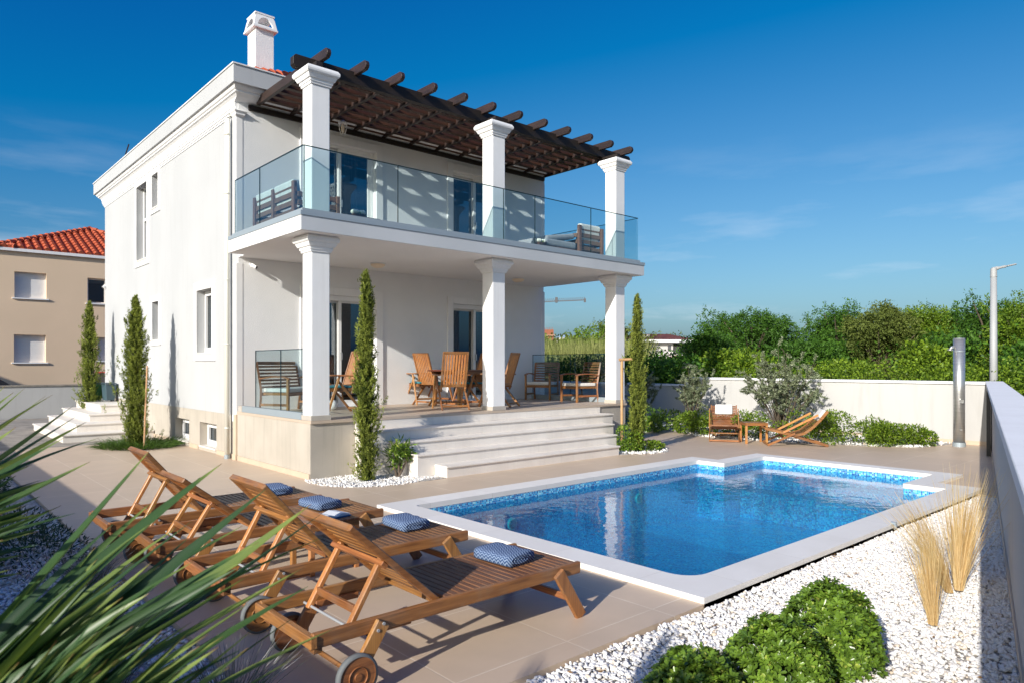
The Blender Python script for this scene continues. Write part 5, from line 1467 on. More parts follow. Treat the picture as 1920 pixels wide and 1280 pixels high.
shrub('oleander_plant', 'small leafy plant in the pebbles between front cypress and steps', 'shrub', 5.93, 9.28, [(0, 0, .45, .13, .13, .13), (.08, .02, .34, .12, .12, .1), (-.1, 0, .36, .11, .1, .1), (.14, -.04, .42, .08, .08, .08), (-.03, .0, .22, .07, .07, .09)], 420, .13, .028, M['pitto'], 47, stems=4, shell=.9, up=.2)
shrub('ground_cover', 'leafy ground cover at the foot of the cypress by the steps', 'ground cover', 11.55, 8.75, [(0, 0, .08, .26, .2, .12), (-.35, .1, .2, .18, .18, .22), (.3, .08, .06, .2, .16, .1)], 1700, .05, .028, M['jasmine'], 48)
shrub('ground_cover', 'taller dark ground cover squeezed between the steps and the stake', 'ground cover', 10.98, 8.98, [(0, 0, .28, .13, .16, .26), (.1, -.05, .12, .18, .18, .14)], 1000, .055, .03, M['pitto'], 49)
shrub('juniper', 'spreading blue-green juniper in the shaded pebble bed at the left edge', 'juniper', .75, 8.2, [(0, 0, .12, .55, .6, .26), (-.5, .7, .12, .5, .6, .28), (.2, -.9, .1, .45, .5, .22), (-.6, -.3, .15, .5, .6, .3)], 9000, .055, .012, M['juniper'], 50, shell=.5, up=.3)
shrub('juniper', 'second dark juniper farther back along the left pebble bed', 'juniper', .6, 11.2, [(0, 0, .12, .6, .6, .26), (.2, .8, .12, .5, .6, .24)], 4500, .06, .014, M['juniper'], 51, shell=.5, up=.3)
for i, (x, y) in enumerate([(1.0, 5.2), (1.3, 3.6), (.9, 4.3), (1.2, 6.4)]):
    tuft('lavender', ['lavender tuft in the pebbles nearest the middle loungers', 'lavender tuft with pale stalks near the front lounger wheel', 'lavender tuft half hidden by the palm blades', 'lavender tuft beside the edge of the juniper'][i],
         'lavender', x, y, 240, .38, .10, M['lavender'], 60 + i, .004, .9, droop=.4, group='lavender in the shaded pebble bed')

# dry leaves blown over the pebbles and paving
g = np.random.default_rng(88); nL = 210
xl = g.uniform(2.0, 8.5, nL); yl = g.uniform(.6, 2.85, nL); k = yl > .2605 * xl - .15
xl, yl = xl[k], yl[k]; P = np.stack([xl, yl, np.where(yl > 2.88, .006, .012)], 1); P = P[~((P[:, 0] > 4.4) & (P[:, 1] > 2.86))]
V, F, T = leaves(g, P, g.normal(size=(len(P), 3)) * [1, 1, .12], g.uniform(.018, .045, len(P)), g.uniform(.006, .016, len(P)), .3)
tag(npmesh('fallen_leaves', V, F, mat('dry_leaf', (.30, .17, .07), (.16, .09, .04), .8, 30), None, T), 'dry brown leaves and bits scattered over the pebbles', 'fallen leaves', kind='stuff')

# glossy rosette shrubs in the pebbles, bottom right
def pittosporum(label, x, y, R0, h, n, seed):
    g = np.random.default_rng(seed)
    t = thing('pittosporum', label, 'shrub', (x, y, 0), 0, 'dome-shaped pittosporum shrubs in the pebbles')
    d = unit(g.normal(size=(n * 2, 3))); d = d[d[:, 2] > -.12][:n]; n = len(d)
    lump = 1 + .07 * np.sin(d[:, 0] * 7 + seed) * np.cos(d[:, 1] * 6) + g.normal(0, .03, n)
    C = d * [R0, R0 * .92, h] * lump[:, None] + [0, 0, .05]
    keep = C[:, 2] > .01; C = C[keep]; d = d[keep]; n = len(C)
    ax = unit(d + [0, 0, .45] + g.normal(0, .22, (n, 3)))
    a = unit(np.cross(ax, g.normal(size=(n, 3)))); b = np.cross(ax, a)
    Vs = []; Ts = []; K = 10
    tt = np.clip(g.beta(2, 2, n), 0, 1)
    for k in range(K):
        ph = 2 * pi * k / K * 1.62 + g.uniform(0, .4, n); el = g.uniform(.25, .55, n) + (k % 3) * .28
        o = a * np.cos(ph)[:, None] + b * np.sin(ph)[:, None]
        D = unit(o * np.cos(el)[:, None] + ax * np.sin(el)[:, None])
        S = unit(np.cross(D, ax)); N = np.cross(S, D)
        L = g.uniform(.028, .046, n)[:, None]; W = L * g.uniform(.30, .38, n)[:, None]
        base = C - ax * .012 * (k % 3)[:, None] if hasattr(k, 'shape') else C - ax * (.010 * (k % 3))
        pts = [base, base + D * L * .45 + S * W * .38 + N * L * .05, base + D * L * .80 + S * W * .5 + N * L * .03, base + D * L - N * L * .05,
               base + D * L * .80 - S * W * .5 + N * L * .03, base + D * L * .45 - S * W * .38 + N * L * .05, base + D * L * .5 - N * L * .01, base + D * L * .8 - N * L * .04]
        Vs.append(np.stack(pts, 1)); Ts.append(np.clip(tt + (.28 if k % 3 == 2 else -.05) * g.random(n), 0, 1))
    V = np.concatenate(Vs).reshape(-1, 3); m_ = n * K
    F = np.array([[0, 1, 6, 5], [1, 2, 7, 6], [6, 7, 4, 5], [2, 3, 4, 7]])
    F = (F[None] + (np.arange(m_) * 8)[:, None, None]).reshape(-1, 4)
    npmesh('foliage', V, F, M['pitto'], t, np.repeat(np.concatenate(Ts), 8), smooth=True)
    # twigs, and inner leaves whose darkest tints put the gaps' shade into colour
    P, D = shrub_leaves(g, [(0, 0, .02, R0 * .9, R0 * .84, h * .9)], 2600, 0, 0, .5, .2); k = P[:, 2] > 0; P = P[k]; D = D[k]
    V, F, T = leaves(g, P, D, .036, .015, .2, g.random(len(P)) * .2); npmesh('inner_foliage', V, F, M['pitto'], t, T)
    mb = MB()
    for q in range(12):
        e = d[q * 17 % n] * [R0 * .8, R0 * .8, h * .8]; mb.tube([(0, 0, 0), tuple(e * .5 + [0, 0, .03]), tuple(e)], [.012, .008, .004], 5)
    mb.build('stems', M['bark'], t)
pittosporum('largest dome of glossy green pittosporum, nearest the golden grass', 4.13, 1.83, .285, .40, 1050, 71)
pittosporum('middle dome of glossy green pittosporum merging with its neighbours', 3.44, 1.80, .275, .37, 1000, 72)
pittosporum('shaded dark dome of pittosporum at the bottom edge, nearest the paving', 2.93, 1.95, .265, .29, 880, 73)

# ------------------------------------------------------------------ palm in the foreground: long stiff blades
fwd = Vector((0.6655, 0.7464, 0)); rgt = Vector((0.7464, -0.6655, 0))
def at(dep, lat, z): return fwd * dep + rgt * lat + Vector((0, 0, z))
def blade(mb_v, mb_f, tints, p0, p1, w, sag, roll, g, segs=10, tipdark=True):
    p0 = Vector(p0); p1 = Vector(p1); d = p1 - p0; L = d.length; dn = d.normalized()
    side = dn.cross(Vector((0, 0, 1))).normalized(); nrm = side.cross(dn)
    side, nrm = side * cos(roll) + nrm * sin(roll), nrm * cos(roll) - side * sin(roll)
    o = len(mb_v); tt = g.random()
    for k in range(segs + 1):
        u = k / segs
        c = p0 + d * u + Vector((0, 0, 1)) * (sag * L * 4 * u * (1 - u))
        ww = w * (1 - u ** 2.2) ** .9 * .5 + .0005
        ww *= min(1, .45 + u * 2.2)
        keel = nrm * (-ww * .55)
        mb_v += [tuple(c - side * ww), tuple(c + keel), tuple(c + side * ww)]
        tv = 1.0 if (k == segs and tt > .3) else min(.88, tt * .62 + .26 * u * u)
        tints += [tv] * 3
    for k in range(segs):
        a = o + 3 * k
        mb_f += [(a, a + 1, a + 4, a + 3), (a + 1, a + 2, a + 5, a + 4)]
def palm(name, label, base, fans, seed):
    """fans: list of (petiole end point, list of blade tips, width)"""
    g = random.Random(seed)
    t = thing(name, label, 'palm', (base[0], base[1], 0))
    tk = MB(); zs = [0, .2, .45, .7, base[2]]
    tk.tube([(0, 0, z) for z in zs], [.11, .10, .09, .085, .06], 12)
    for k in range(60):
        z = .08 + k * (base[2] - .1) / 60; a = k * 2.4; tk.beam((.08 * cos(a), .08 * sin(a), z), (.14 * cos(a), .14 * sin(a), z + .09), .05, .015)
    tk.build('trunk', M['bark'], t)
    for hub, tips, w in fans:
        V = []; F = []; T = []
        for (tip, sg, ww, rl) in tips: blade(V, F, T, hub, tip, ww * w, sg, rl, g)
        off = Vector((base[0], base[1], 0)); V = [tuple(Vector(v) - off) for v in V]
        npmesh('fan_leaf', V, F, M['palm'], t, T, smooth=False)
        MB().tube([(0, 0, base[2] - .05), tuple((Vector(hub) - off) * .5 + Vector((0, 0, base[2] * .5 + .03))), tuple(Vector(hub) - off)], [.014, .011, .008], 7).build('leaf_stalk', M['palm'], t)
    return t
def ray(px, py, dep): return at(dep, (px - 960) / 1315.6 * dep, 1.75 + (682.4 - py) / 1315.6 * dep)
g = random.Random(44)
hubA = at(.84, -.84, 1.17); hubB = at(1.0, -1.10, 1.38); hubC = at(.80, -.82, 1.06)
TA = [(282, 842, 1.62, .042), (416, 868, 1.60, .046), (497, 917, 1.52, .044), (584, 944, 1.50, .046), (604, 961, 1.46, .040), (611, 1004, 1.42, .026),
      (571, 1062, 1.34, .044), (376, 893, 1.66, .020), (300, 935, 1.7, .018), (235, 1020, 1.5, .020), (350, 1010, 1.45, .030), (455, 985, 1.55, .022)]
TC = [(578, 1098, 1.36, .040), (638, 1172, 1.32, .036), (568, 1223, 1.22, .030), (517, 1262, 1.15, .026), (470, 1128, 1.25, .034), (390, 1188, 1.12, .034), (330, 1120, 1.2, .036),
      (270, 1215, 1.05, .034), (180, 1180, 1.05, .036), (430, 1250, 1.1, .026), (240, 1130, 1.1, .030), (560, 1150, 1.42, .018)]
TB = [(170, 864, 1.62, .046), (164, 789, 1.75, .036), (137, 760, 1.80, .040), (99, 739, 1.86, .034), (86, 741, 1.95, .016), (46, 727, 1.8, .034), (144, 779, 1.9, .028), (186, 820, 1.95, .020),
      (105, 896, 1.62, .034), (141, 961, 1.55, .026), (10, 722, 1.7, .036), (25, 735, 1.75, .026), (120, 820, 1.6, .030), (60, 870, 1.5, .036), (30, 800, 1.55, .04), (75, 930, 1.4, .03), (20, 960, 1.3, .03)]
def tips(T, extra=0):
    out = [(ray(px, py, d * .80), g.uniform(-.02, .05), w * 1.0, g.uniform(-.5, .9)) for px, py, d, w in T]
    for k in range(extra):                            # shorter blades between the long ones
        a = g.choice(T); b = g.choice(T); u = g.random(); f = g.uniform(.45, .85)
        px = (a[0] * (1 - u) + b[0] * u) * f - 150 * (1 - f); py = (a[1] * (1 - u) + b[1] * u) * f + 1330 * (1 - f)
        out.append((ray(px, py, min(a[2], b[2]) * .80 * (.7 + .3 * f)), g.uniform(-.03, .05), g.uniform(.022, .040), g.uniform(-1, 1)))
    return out
fansP = [(hubA, tips(TA, 56), 1.0), (hubC, tips(TC, 84), 1.0), (hubB, tips(TB, 54), 1.1)]
def fan(hub, az, el, L, n, spread, w):
    """a full fan-shaped leaf: blades spread evenly in the leaf's own plane"""
    hub = Vector(hub); ax = Vector((cos(az) * cos(el), sin(az) * cos(el), sin(el))); sd_ = Vector((-sin(az), cos(az), 0))
    out = []
    for i in range(n):
        a = -spread + 2 * spread * i / (n - 1)
        d = ax * cos(a) + sd_ * sin(a); out.append((hub + d * L * (1 - .18 * abs(a) / spread) * g.uniform(.94, 1.04), g.uniform(-.03, .04), w, g.uniform(-.3, .3)))
    return (hub, out, 1.0)
crown = at(.62, -1.28, .95)
for az, el, L in ((250, .2, .55), (110, .9, .6), (120, .45, .6), (300, .05, .5), (150, .2, .5)):
    a = rad(az); hub = crown + Vector((cos(a) * .35, sin(a) * .35, .25 * sin(el) + .05)); fansP.append(fan(hub, a, el, L, 15, 1.25, .034))
palm('fan_palm', 'fan palm with long stiff green blades reaching across the lower left corner', crown, fansP, 9)

# ------------------------------------------------------------------ trees, scrub and houses beyond the walls
def far_pos(px, dep): 
    p = at(dep, (px - 960) / 1315.6 * dep, 0); return p.x, p.y
def wood_tree(name, label, px, dep, top_px, wid_px, m, seed, n=5200, leaf=.20, base_z=0.0, group='trees beyond the far garden wall', nb=15, squash=1.0, cat='tree'):
    """trunk with limbs and a lumpy crown of leaf clusters"""
    x, y = far_pos(px, dep); top = 1.75 + (682.4 - top_px) / 1315.6 * dep; Rr = wid_px / 1315.6 * dep / 2
    g = random.Random(seed); G = np.random.default_rng(seed)
    t = thing(name, label, cat, (x, y, base_z), 0, group)
    H = top - base_z; blobs = []
    for k in range(nb):
        a = g.uniform(0, 2 * pi); s = math.sqrt(g.random()) * .72; z = g.uniform(.30, .86)
        zc = H * z; r = Rr * g.uniform(.28, .46) * (1.05 - .35 * abs(z - .55))
        blobs.append((cos(a) * Rr * s, sin(a) * Rr * s, zc, r, r, r * .72 * squash))
    blobs.append((g.uniform(-.2, .2) * Rr, 0, H - Rr * .26, Rr * .33, Rr * .33, Rr * .26))
    blobs.append((g.uniform(-.4, .4) * Rr, 0, H - Rr * .42, Rr * .42, Rr * .42, Rr * .30))
    for k in range(11):                               # shoots and lesser limbs that break the outline
        a = g.uniform(0, 2 * pi); s = g.uniform(.35, .98)
        blobs.append((cos(a) * Rr * s, sin(a) * Rr * s, H * g.uniform(.55, 1.0) - Rr * .15 * s + (.25 if k < 5 else 0), Rr * g.uniform(.08, .19), Rr * g.uniform(.08, .19), Rr * g.uniform(.12, .26)))
    mb = MB(); mb.tube([(0, 0, 0), (g.uniform(-.1, .1), 0, H * .3), (0, 0, H * .62)], [.16, .11, .05], 8)
    for b in blobs: mb.tube([(0, 0, H * g.uniform(.2, .45)), (b[0] * .55, b[1] * .55, b[2] * .8), b[:3]], [.06, .035, .012], 6)
    mb.build('trunk', M['bark'], t)
    # leaves come in flat sprays, so the crown shows tufts and gaps
    ns = n // 13
    B = np.array(blobs); i = G.choice(len(B), ns, p=B[:, 3] ** 1.5 / (B[:, 3] ** 1.5).sum()); d = unit(G.normal(size=(ns, 3)) + [0, 0, .25])
    C = B[i, :3] + d * B[i, 3:6] * (1.08 - .55 * G.random((ns, 1)) ** 1.5)
    ax = unit(d * .8 + G.normal(0, .5, (ns, 3)) + [0, 0, .15])
    tb = np.clip(G.normal(.5, .22, len(B)), 0, 1)[i]
    P = []; D = []; T = []
    for q in range(13):
        sp = leaf * 2.6
        P.append(C + ax * (sp * (q / 13.))[..., None] if False else C + ax * (sp * q / 13.) + G.normal(0, leaf * .33, (ns, 3)))
        D.append(ax * .5 + G.normal(0, .6, (ns, 3)) + [0, 0, -.1]); T.append(np.clip(.5 * G.beta(2, 2.6, ns) + .5 * tb, 0, 1) if q == 0 else T[0])
    P = np.concatenate(P); D = np.concatenate(D); T = np.clip(np.concatenate(T) * .7 + .3 * G.random(len(P)), 0, 1); n = len(P)
    V, F, T = leaves(G, P, D, leaf * G.uniform(.6, 1.15, n), leaf * .42 * G.uniform(.7, 1.2, n), .15, T)
    npmesh('crown', V, F, m, t, T)
    return t
trees = [  # px, depth, top px, width px, material, label
    (1352, 34, 598, 125, 'woodland', 'dark acacia at the left end of the tree line, beside the far white house'),
    (1410, 32, 592, 130, 'woodland', 'acacia with a rounded double top, second from the left in the tree line'),
    (1462, 33, 606, 100, 'woodland', 'acacia standing above the large olive tree, before the dip in the tree line'),
    (1572, 31, 590, 115, 'woodland', 'acacia with a broken spiky top just right of the dip in the tree line'),
    (1650, 28, 580, 120, 'woodland3', 'tall vine-hung tree with an upright dark top in the middle of the tree line'),
    (1730, 30, 584, 140, 'woodland2', 'lighter green tree left of the steel shower'),
    (1800, 30, 592, 140, 'woodland', 'dark green tree right behind the top of the steel shower'),
    (1862, 27, 574, 130, 'woodland', 'dark tree directly behind the street lamp'),
    (1925, 24, 574, 150, 'woodland2', 'tallest tree at the right edge, yellow-green and open at the top'),
    (1105, 55, 620, 95, 'woodland2', 'dense tree seen between the villa corner and the right terrace column'),
    (1150, 60, 612, 60, 'woodland3', 'slim tree just left of the right terrace column'),
    (1265, 70, 636, 60, 'woodland3', 'small tree behind the roof of the far white house'),
    (1205, 62, 640, 50, 'woodland3', 'small feathery tree rising behind the cypress by the steps'),
    (1515, 24, 648, 120, 'woodland', 'bushy dark acacia sapling low behind the large olive tree'),
    (1335, 25, 640, 110, 'woodland', 'bushy dark acacia sapling low at the left end of the sunlit wall')]
for i, (px, dp_, tp, wd, mm, lab) in enumerate(trees):
    wood_tree('broadleaf_tree', lab, px, dp_, tp - 6, wd * 1.05, M[mm], 100 + i, n=20000 if dp_ < 40 else 5000, leaf=.125 if dp_ < 40 else .26, nb=20)
scrub = [(1260, 25, 686, 150, 'woodland2', 'scrub bush at the left end of the hedge line, below the far white house'),
         (1385, 22, 644, 180, 'woodland2', 'rounded vine-covered bush, leftmost of the bright bushes above the sunlit wall'),
         (1470, 21, 702, 150, 'woodland3', 'brownish bramble behind the top of the large olive tree'),
         (1590, 21, 672, 150, 'woodland2', 'yellow-green vine mound right of the large olive tree'),
         (1675, 20, 700, 130, 'woodland3', 'tangled dull bramble left of the shower above the wall'),
         (1750, 20, 626, 130, 'woodland2', 'tall bright vine mound immediately left of the shower'),
         (1835, 19, 684, 110, 'woodland2', 'vine mound between the shower and the street lamp'),
         (1925, 17, 640, 150, 'woodland', 'dark green bush right of the street lamp'),
         (1540, 20, 703, 130, 'woodland3', 'low yellowish bramble behind the wall, right of the olive top')]
for i, (px, dp_, tp, wd, mm, lab) in enumerate(scrub):
    x, y = far_pos(px, dp_); Rr = wd / 1315.6 * dp_ / 2; H = 1.75 + (682.4 - tp) / 1315.6 * dp_
    g2 = random.Random(200 + i)
    bl = [(g2.uniform(-.75, .75) * Rr, g2.uniform(-.5, .5) * Rr, H * g2.uniform(.35, .78), Rr * g2.uniform(.3, .5), Rr * .4, H * g2.uniform(.16, .28)) for _ in range(13)]
    shrub('bramble_bush', lab, 'bush', x, y, bl, 9000, .12, .08, M[mm], 300 + i, 'bushes in front of the tree line', stems=5, shell=.75, up=.1)
# continuous undergrowth beyond the walls
def undergrowth(name, label, line, n, h, leaf, mm, seed, wid=1.2):
    g = np.random.default_rng(seed); L = np.array([(*far_pos(px, d), hh) if px > 100 else (px, d, hh) for px, d, hh in line])
    u = g.uniform(0, len(L) - 1.001, n); i = u.astype(int); f = (u - i)[:, None]
    P = L[i] * (1 - f) + L[i + 1] * f
    top = P[:, 2] * (1 + .10 * np.sin(u * 9) + .08 * np.sin(u * 23)); P[:, :2] += g.normal(0, wid, (n, 2)); P[:, 2] = top * g.random(n) ** .45
    D = g.normal(size=(n, 3)) + [0, 0, .4]
    V, F, T = leaves(g, P, D, leaf * g.uniform(.6, 1.2, n), leaf * .5, .2); o = npmesh(name, V, F, M[mm], None, T)
    return tag(o, label, 'undergrowth', kind='stuff')
undergrowth('undergrowth', 'bright bramble and grass growing along behind the sunlit garden wall', [(19.2, 13.0, 1.5), (19.2, 10.0, 1.6), (19.2, 7.0, 1.7), (19.3, 4.4, 1.7), (18.6, 2.6, 1.5), (14.5, 2.0, 1.42), (10.5, .8, 1.3), (6.5, -.2, 1.15)], 34000, 1, .085, 'woodland2', 401, .42)
undergrowth('undergrowth', 'dark undergrowth filling the gaps below the tree line', [(1180, 34, 1.3), (1320, 33, 2.2), (1500, 31, 2.3), (1700, 29, 2.6), (1850, 27, 2.8), (2000, 23, 2.8)], 36000, 1, .19, 'woodland', 402, 1.0)
undergrowth('undergrowth', 'dark hedge behind the shaded garden wall, seen under the balcony', [(19.6, 26, 1.8), (19.6, 20, 1.8), (19.6, 16, 1.9), (19.5, 13, 1.9)], 14000, 1, .14, 'woodland', 403, .5)
undergrowth('undergrowth', 'dull green scrub in the field beyond the terrace', [(960, 60, 3.4), (1040, 58, 3.6), (1090, 56, 3.0)], 7000, 1, .4, 'woodland3', 404, 2.0)
tuft_far = []
o = tuft('reed_bed', 'stand of pale yellow-green reeds in the field behind the terrace', 'reeds', *far_pos(1110, 40), 5200, 3.4, 2.9, M['reed'], 405, .05, .25, droop=.25, segs=3); o['kind'] = 'stuff'

# street lamp behind the corner of the walls
lx, ly = far_pos(1863, 15.7)
lp = thing('street_lamp', 'grey street lamp with a flat LED head behind the corner of the garden walls', 'street lamp', (lx, ly, 0))
MB().cyl((0, 0, 0), (0, 0, 3.70), .088, .062, 18).build('lamp_post', M['galv'], lp, smooth=True)
MB().cyl((0, 0, 3.71), (0, 0, 3.88), .066, .062, 18).cyl((0, 0, 3.69), (0, 0, 3.711), .070, n=18).build('post_joint', M['galv'], lp)
a_ = Vector((0, 0, 3.87)); dr_ = (rgt * 1.0 + Vector((0, 0, .22))).normalized()
MB().beam(a_ - dr_ * .04, a_ + dr_ * .11, .08, .08).build('lamp_bracket', M['galv'], lp, bevel=.02)
hd_ = MB(); q0 = a_ + dr_ * .06; q1 = a_ + dr_ * .27; q2 = a_ + dr_ * .48
hd_.beam(q0, q1, .12, .055).beam(q1, q2, .18, .035)
hd_.build('lamp_head', M['galv'], lp, bevel=.02)

# neighbour's beige block of flats, left
NY = 34.7
nb_ = thing('apartment_building', 'beige two-storey building with orange tiled roof and closed white shutters', 'building', (-2, NY, 0))
wins = [(.30 + .0, 0, 0, 0)]
def nx(px, py): 
    d = fwd + rgt * ((px - 960) / 1315.6); k = NY / d.y; return d.x * k, 1.75 + (682.4 - py) / 1315.6 * k
W_ = []
for (pa, ta, pb_, tb_) in ((27, 509, 87, 561), (26, 627, 86, 679), (164, 521, 200, 570), (183, 632, 215, 676), (-90, 500, -35, 553), (-90, 622, -35, 676)):
    xa, za = nx(pa, ta); xb, zb = nx(pb_, tb_); W_.append((xa, xb, zb, za))
NX0, NX1, NZ = -12.0, 14.0, nx(100, 478)[1]
wb = MB(); wall_grid(wb, 'Y', NY, .35, NX0, NX1, 0, NZ, W_)
wb.build('wall', mat('beige_render', (.78, .60, .43), (.74, .57, .405), .9, .5, 4, .3, 60, .01, spec=.15), nb_, True)
MB().box(NX0, NX0 + .3, NY + .36, NY + 11, 0, NZ).box(NX1 - .3, NX1, NY + .36, NY + 11, 0, NZ).box(NX0, NX1, NY + 10.7, NY + 11, 0, NZ).build('back_walls', M['beige'], nb_, True)
MB().box(NX0 - .1, NX1 + .1, NY - .12, NY + 11.1, NZ + .001, NZ + .12).build('eaves', M['trim'], nb_, True)
tiled_roof('roof', 3.2, 11.4, NY - .1, NY + 10.9, NZ + .121, 1.75, M['terracotta'], nb_, .30)
tiled_roof('roof', -8.0, 3.9, NY - .09, NY + 11.0, NZ + .122, 1.85, M['terracotta'], nb_, .30)
for i, (xa, xb, za, zb) in enumerate(W_):
    f = MB()
    for (u0, u1, v0, v1) in ((xa, xa + .06, za, zb), (xb - .06, xb, za, zb), (xa + .06, xb - .06, zb - .06, zb), (xa + .06, xb - .06, za, za + .06)): f.box(u0, u1, NY + .16, NY + .24, v0, v1)
    o = f.build('window', M['pvc'], nb_, True)
    s = MB().box(xa - .08, xb + .08, NY - .06, NY + .16, za - .05, za - .001).build('window_sill', M['trim'], nb_, True); s.parent = o
    if i in (2,):
        p = MB().box(xa + .06, xb - .06, NY + .2, NY + .205, za + .06, zb - .06).build('pane', M['pane'], nb_, True); p.parent = o
    else:
        sh_ = MB(); z = za + .06
        while z < zb - .07: sh_.box(xa + .06, xb - .06, NY + .17, NY + .19, z, z + .052); z += .055
        p = sh_.build('shutter', M['pvc'], nb_, True); p.parent = o
n2 = thing('apartment_building', 'white building out of frame at the left that shades the beige one', 'building', (-9, 30, 0))
MB().box(-16, -6.2, 29.0, 33.0, 0, 5.6).build('wall', M['white'], n2, True)

# cars in the street
def car(label, x, y, rz, paint):
    t = thing('parked_car', label, 'car', (x, y, .05), rz, 'cars parked in the street')
    pm = mat('car_paint_' + paint[0], paint[1], None, .25, coat=.8)
    body = [(-2.1, .28), (2.05, .28), (2.12, .5), (2.0, .74), (1.0, .88), (-1.75, .92), (-2.08, .78), (-2.14, .5)]
    MB().sweep_xz(body, -.84, .84).build('body', pm, t, bevel=.07, seg=3)
    MB().add([(-1.7, -.76, .90), (.95, -.76, .88), (.25, -.60, 1.38), (-1.2, -.60, 1.40), (-1.7, .76, .90), (.95, .76, .88), (.25, .60, 1.38), (-1.2, .60, 1.40)],
             [(0, 1, 2, 3), (4, 7, 6, 5), (1, 5, 6, 2), (0, 3, 7, 4)]).build('windows', M['black'], t)
    MB().box(-1.2, .25, -.61, .61, 1.375, 1.43).build('roof', pm, t, bevel=.03, seg=2)
    for a in (-1.35, 1.3):
        for b in (-.78, .62):
            w = MB().cyl((a, b, .32), (a, b + .18, .32), .32, n=24).build('wheel', M['rubber'], t)
            r = MB().cyl((a, b - .005 if b < 0 else b + .181, .32), (a, b + .02 if b < 0 else b + .19, .32), .19, n=16).build('rim', M['galv'], t); r.parent = w
    for b in (-.68, .42):
        MB().box(2.02, 2.1, b, b + .26, .6, .72).build('headlight', M['pane'], t, bevel=.01)
        MB().box(-2.13, -2.07, b, b + .24, .62, .82).build('tail_light', mat('red_lens', (.5, .02, .02), None, .2), t, bevel=.01)
x, y = far_pos(-20, 23.6)
car('dark parked car, its bonnet showing over the low street wall at the left edge', *far_pos(-42, 24.6), rad(5), ('black', (.012, .013, .016)))
car('red parked car glimpsed between the far cypress and the villa wall', *far_pos(215, 26.5), rad(100), ('red', (.42, .015, .02)))
def bin_(label, x, y, rz, c):
    t = thing('wheelie_bin', label, 'bin', (x, y, .722), rz, 'bins on the side landing'); t.scale = (.5, .5, .48)
    MB().ring([(-.22, .22, -.26, .26, .08), (-.27, .27, -.33, .33, .98)]).build('bin_body', mat('bin_plastic_' + c[0], c[1], None, .5), t, bevel=.02)
    MB().sweep_yz([(-.36, 1.0), (.36, 1.0), (.36, 1.05), (.1, 1.10), (-.34, 1.06)], -.29, .29).build('lid', mat('bin_lid_' + c[0], c[2], None, .45), t, bevel=.01)
    for s in (-.25, .21): MB().cyl((s, .28, .1), (s + .04, .28, .1), .1, n=16).build('wheel', M['rubber'], t)
bin_('small green wheeled bin on the side landing, just right of the far cypress', 4.42, 22.45, rad(20), ('green', (.03, .12, .04), (.02, .08, .03)))
bin_('small grey-blue bin on the side landing against the villa wall', 4.60, 21.95, rad(8), ('blue', (.05, .09, .11), (.04, .07, .09)))

# far houses, crane, hill
def px3(px, py, dep): p = at(dep, (px - 960) / 1315.6 * dep, 0); return p.x, p.y, 1.75 + (682.4 - py) / 1315.6 * dep
fh = thing('far_house', 'far white house with dark red roof, arched porch and balcony', 'house', (*far_pos(1230, 62), 0), rad(-41.72))
S = 62 / 1315.6
def L_(px, py): return (px - 1230) * S, 1.75 + (682.4 - py) * S
def bb(mb, pa, ya, pb2, yb, d0, d1):
    x0, z1 = L_(pa, ya); x1, z0 = L_(pb2, yb); return mb.box(x0, x1, d0, d1, max(z0, 0), z1)
wc_ = mat('far_house_wall', (.60, .57, .55), (.55, .52, .5), .9, .6)
bb(bb(bb(MB(), 1165, 641, 1262, 702, 0, 6), 1262, 648, 1297, 702, 1.6, 5.9), 1180, 664, 1296, 668, -1.3, 1.59).build('wall', wc_, fh)
bb(MB(), 1160, 637, 1302, 642, -.6, 6.3).build('eaves', M['trim'], fh)
x0, z0 = L_(1165, 637); x1, _ = L_(1300, 637)
MB().add([(x0 - .3, -.5, z0), (x1 + .2, -.5, z0), (x1 + .2, 6.2, z0), (x0 - .3, 6.2, z0), (x0 + 1.6, 2.8, z0 + .62), (x1 - 1.6, 2.8, z0 + .62)], [(0, 1, 5, 4), (1, 2, 5), (2, 3, 4, 5), (3, 0, 4)]).build('roof', mat('far_dark_red_roof', (.16, .045, .035), (.11, .03, .025), .9, 3), fh)
xa, za = L_(1240, 665); xb, zb = L_(1283, 674)
MB().add([(xa, -2.6, zb), (xb, -2.6, zb), (xb, -.1, zb + .05), (xa, -.1, zb + .05), ((xa + xb) / 2, -1.3, za)], [(0, 1, 4), (1, 2, 4), (2, 3, 4), (3, 0, 4)]).build('porch_roof', mat('far_porch_roof', (.28, .10, .07), None, .9), fh)
dk = mat('far_window_dark', (.10, .10, .11), None, .4)
for pa, ya, pb2, yb in ((1175, 648, 1185, 664), (1205, 649, 1214, 664), (1225, 649, 1231, 664), (1252, 647, 1258, 658), (1265, 650, 1271, 664), (1281, 652, 1286, 664)):
    bb(MB(), pa, ya, pb2, yb, -.03 if pb2 < 1262 else 1.55, .2 if pb2 < 1262 else 1.7).build('window', dk, fh)
for pa, pb2 in ((1190, 1203), (1208, 1219)):
    x0_, _z = L_(pa, 690); x1_, _z = L_(pb2, 690); r_ = (x1_ - x0_) / 2; zc = L_(0, 676)[1] - r_
    pts = [(x0_, 0.05), (x1_, 0.05), (x1_, zc)] + [((x0_ + x1_) / 2 + r_ * cos(pi * k / 8), zc + r_ * sin(pi * k / 8)) for k in range(1, 8)] + [(x0_, zc)]
    MB().sweep_xz(pts, -.04, .3).build('arch_shade', dk, fh)  # solid dark shape on the wall, coloured as the shade inside an arch
for pa in (1222, 1241): bb(MB(), pa, 664, pa + 3, 702, -1.3, -1.1).build('column', wc_, fh)
rl = MB()
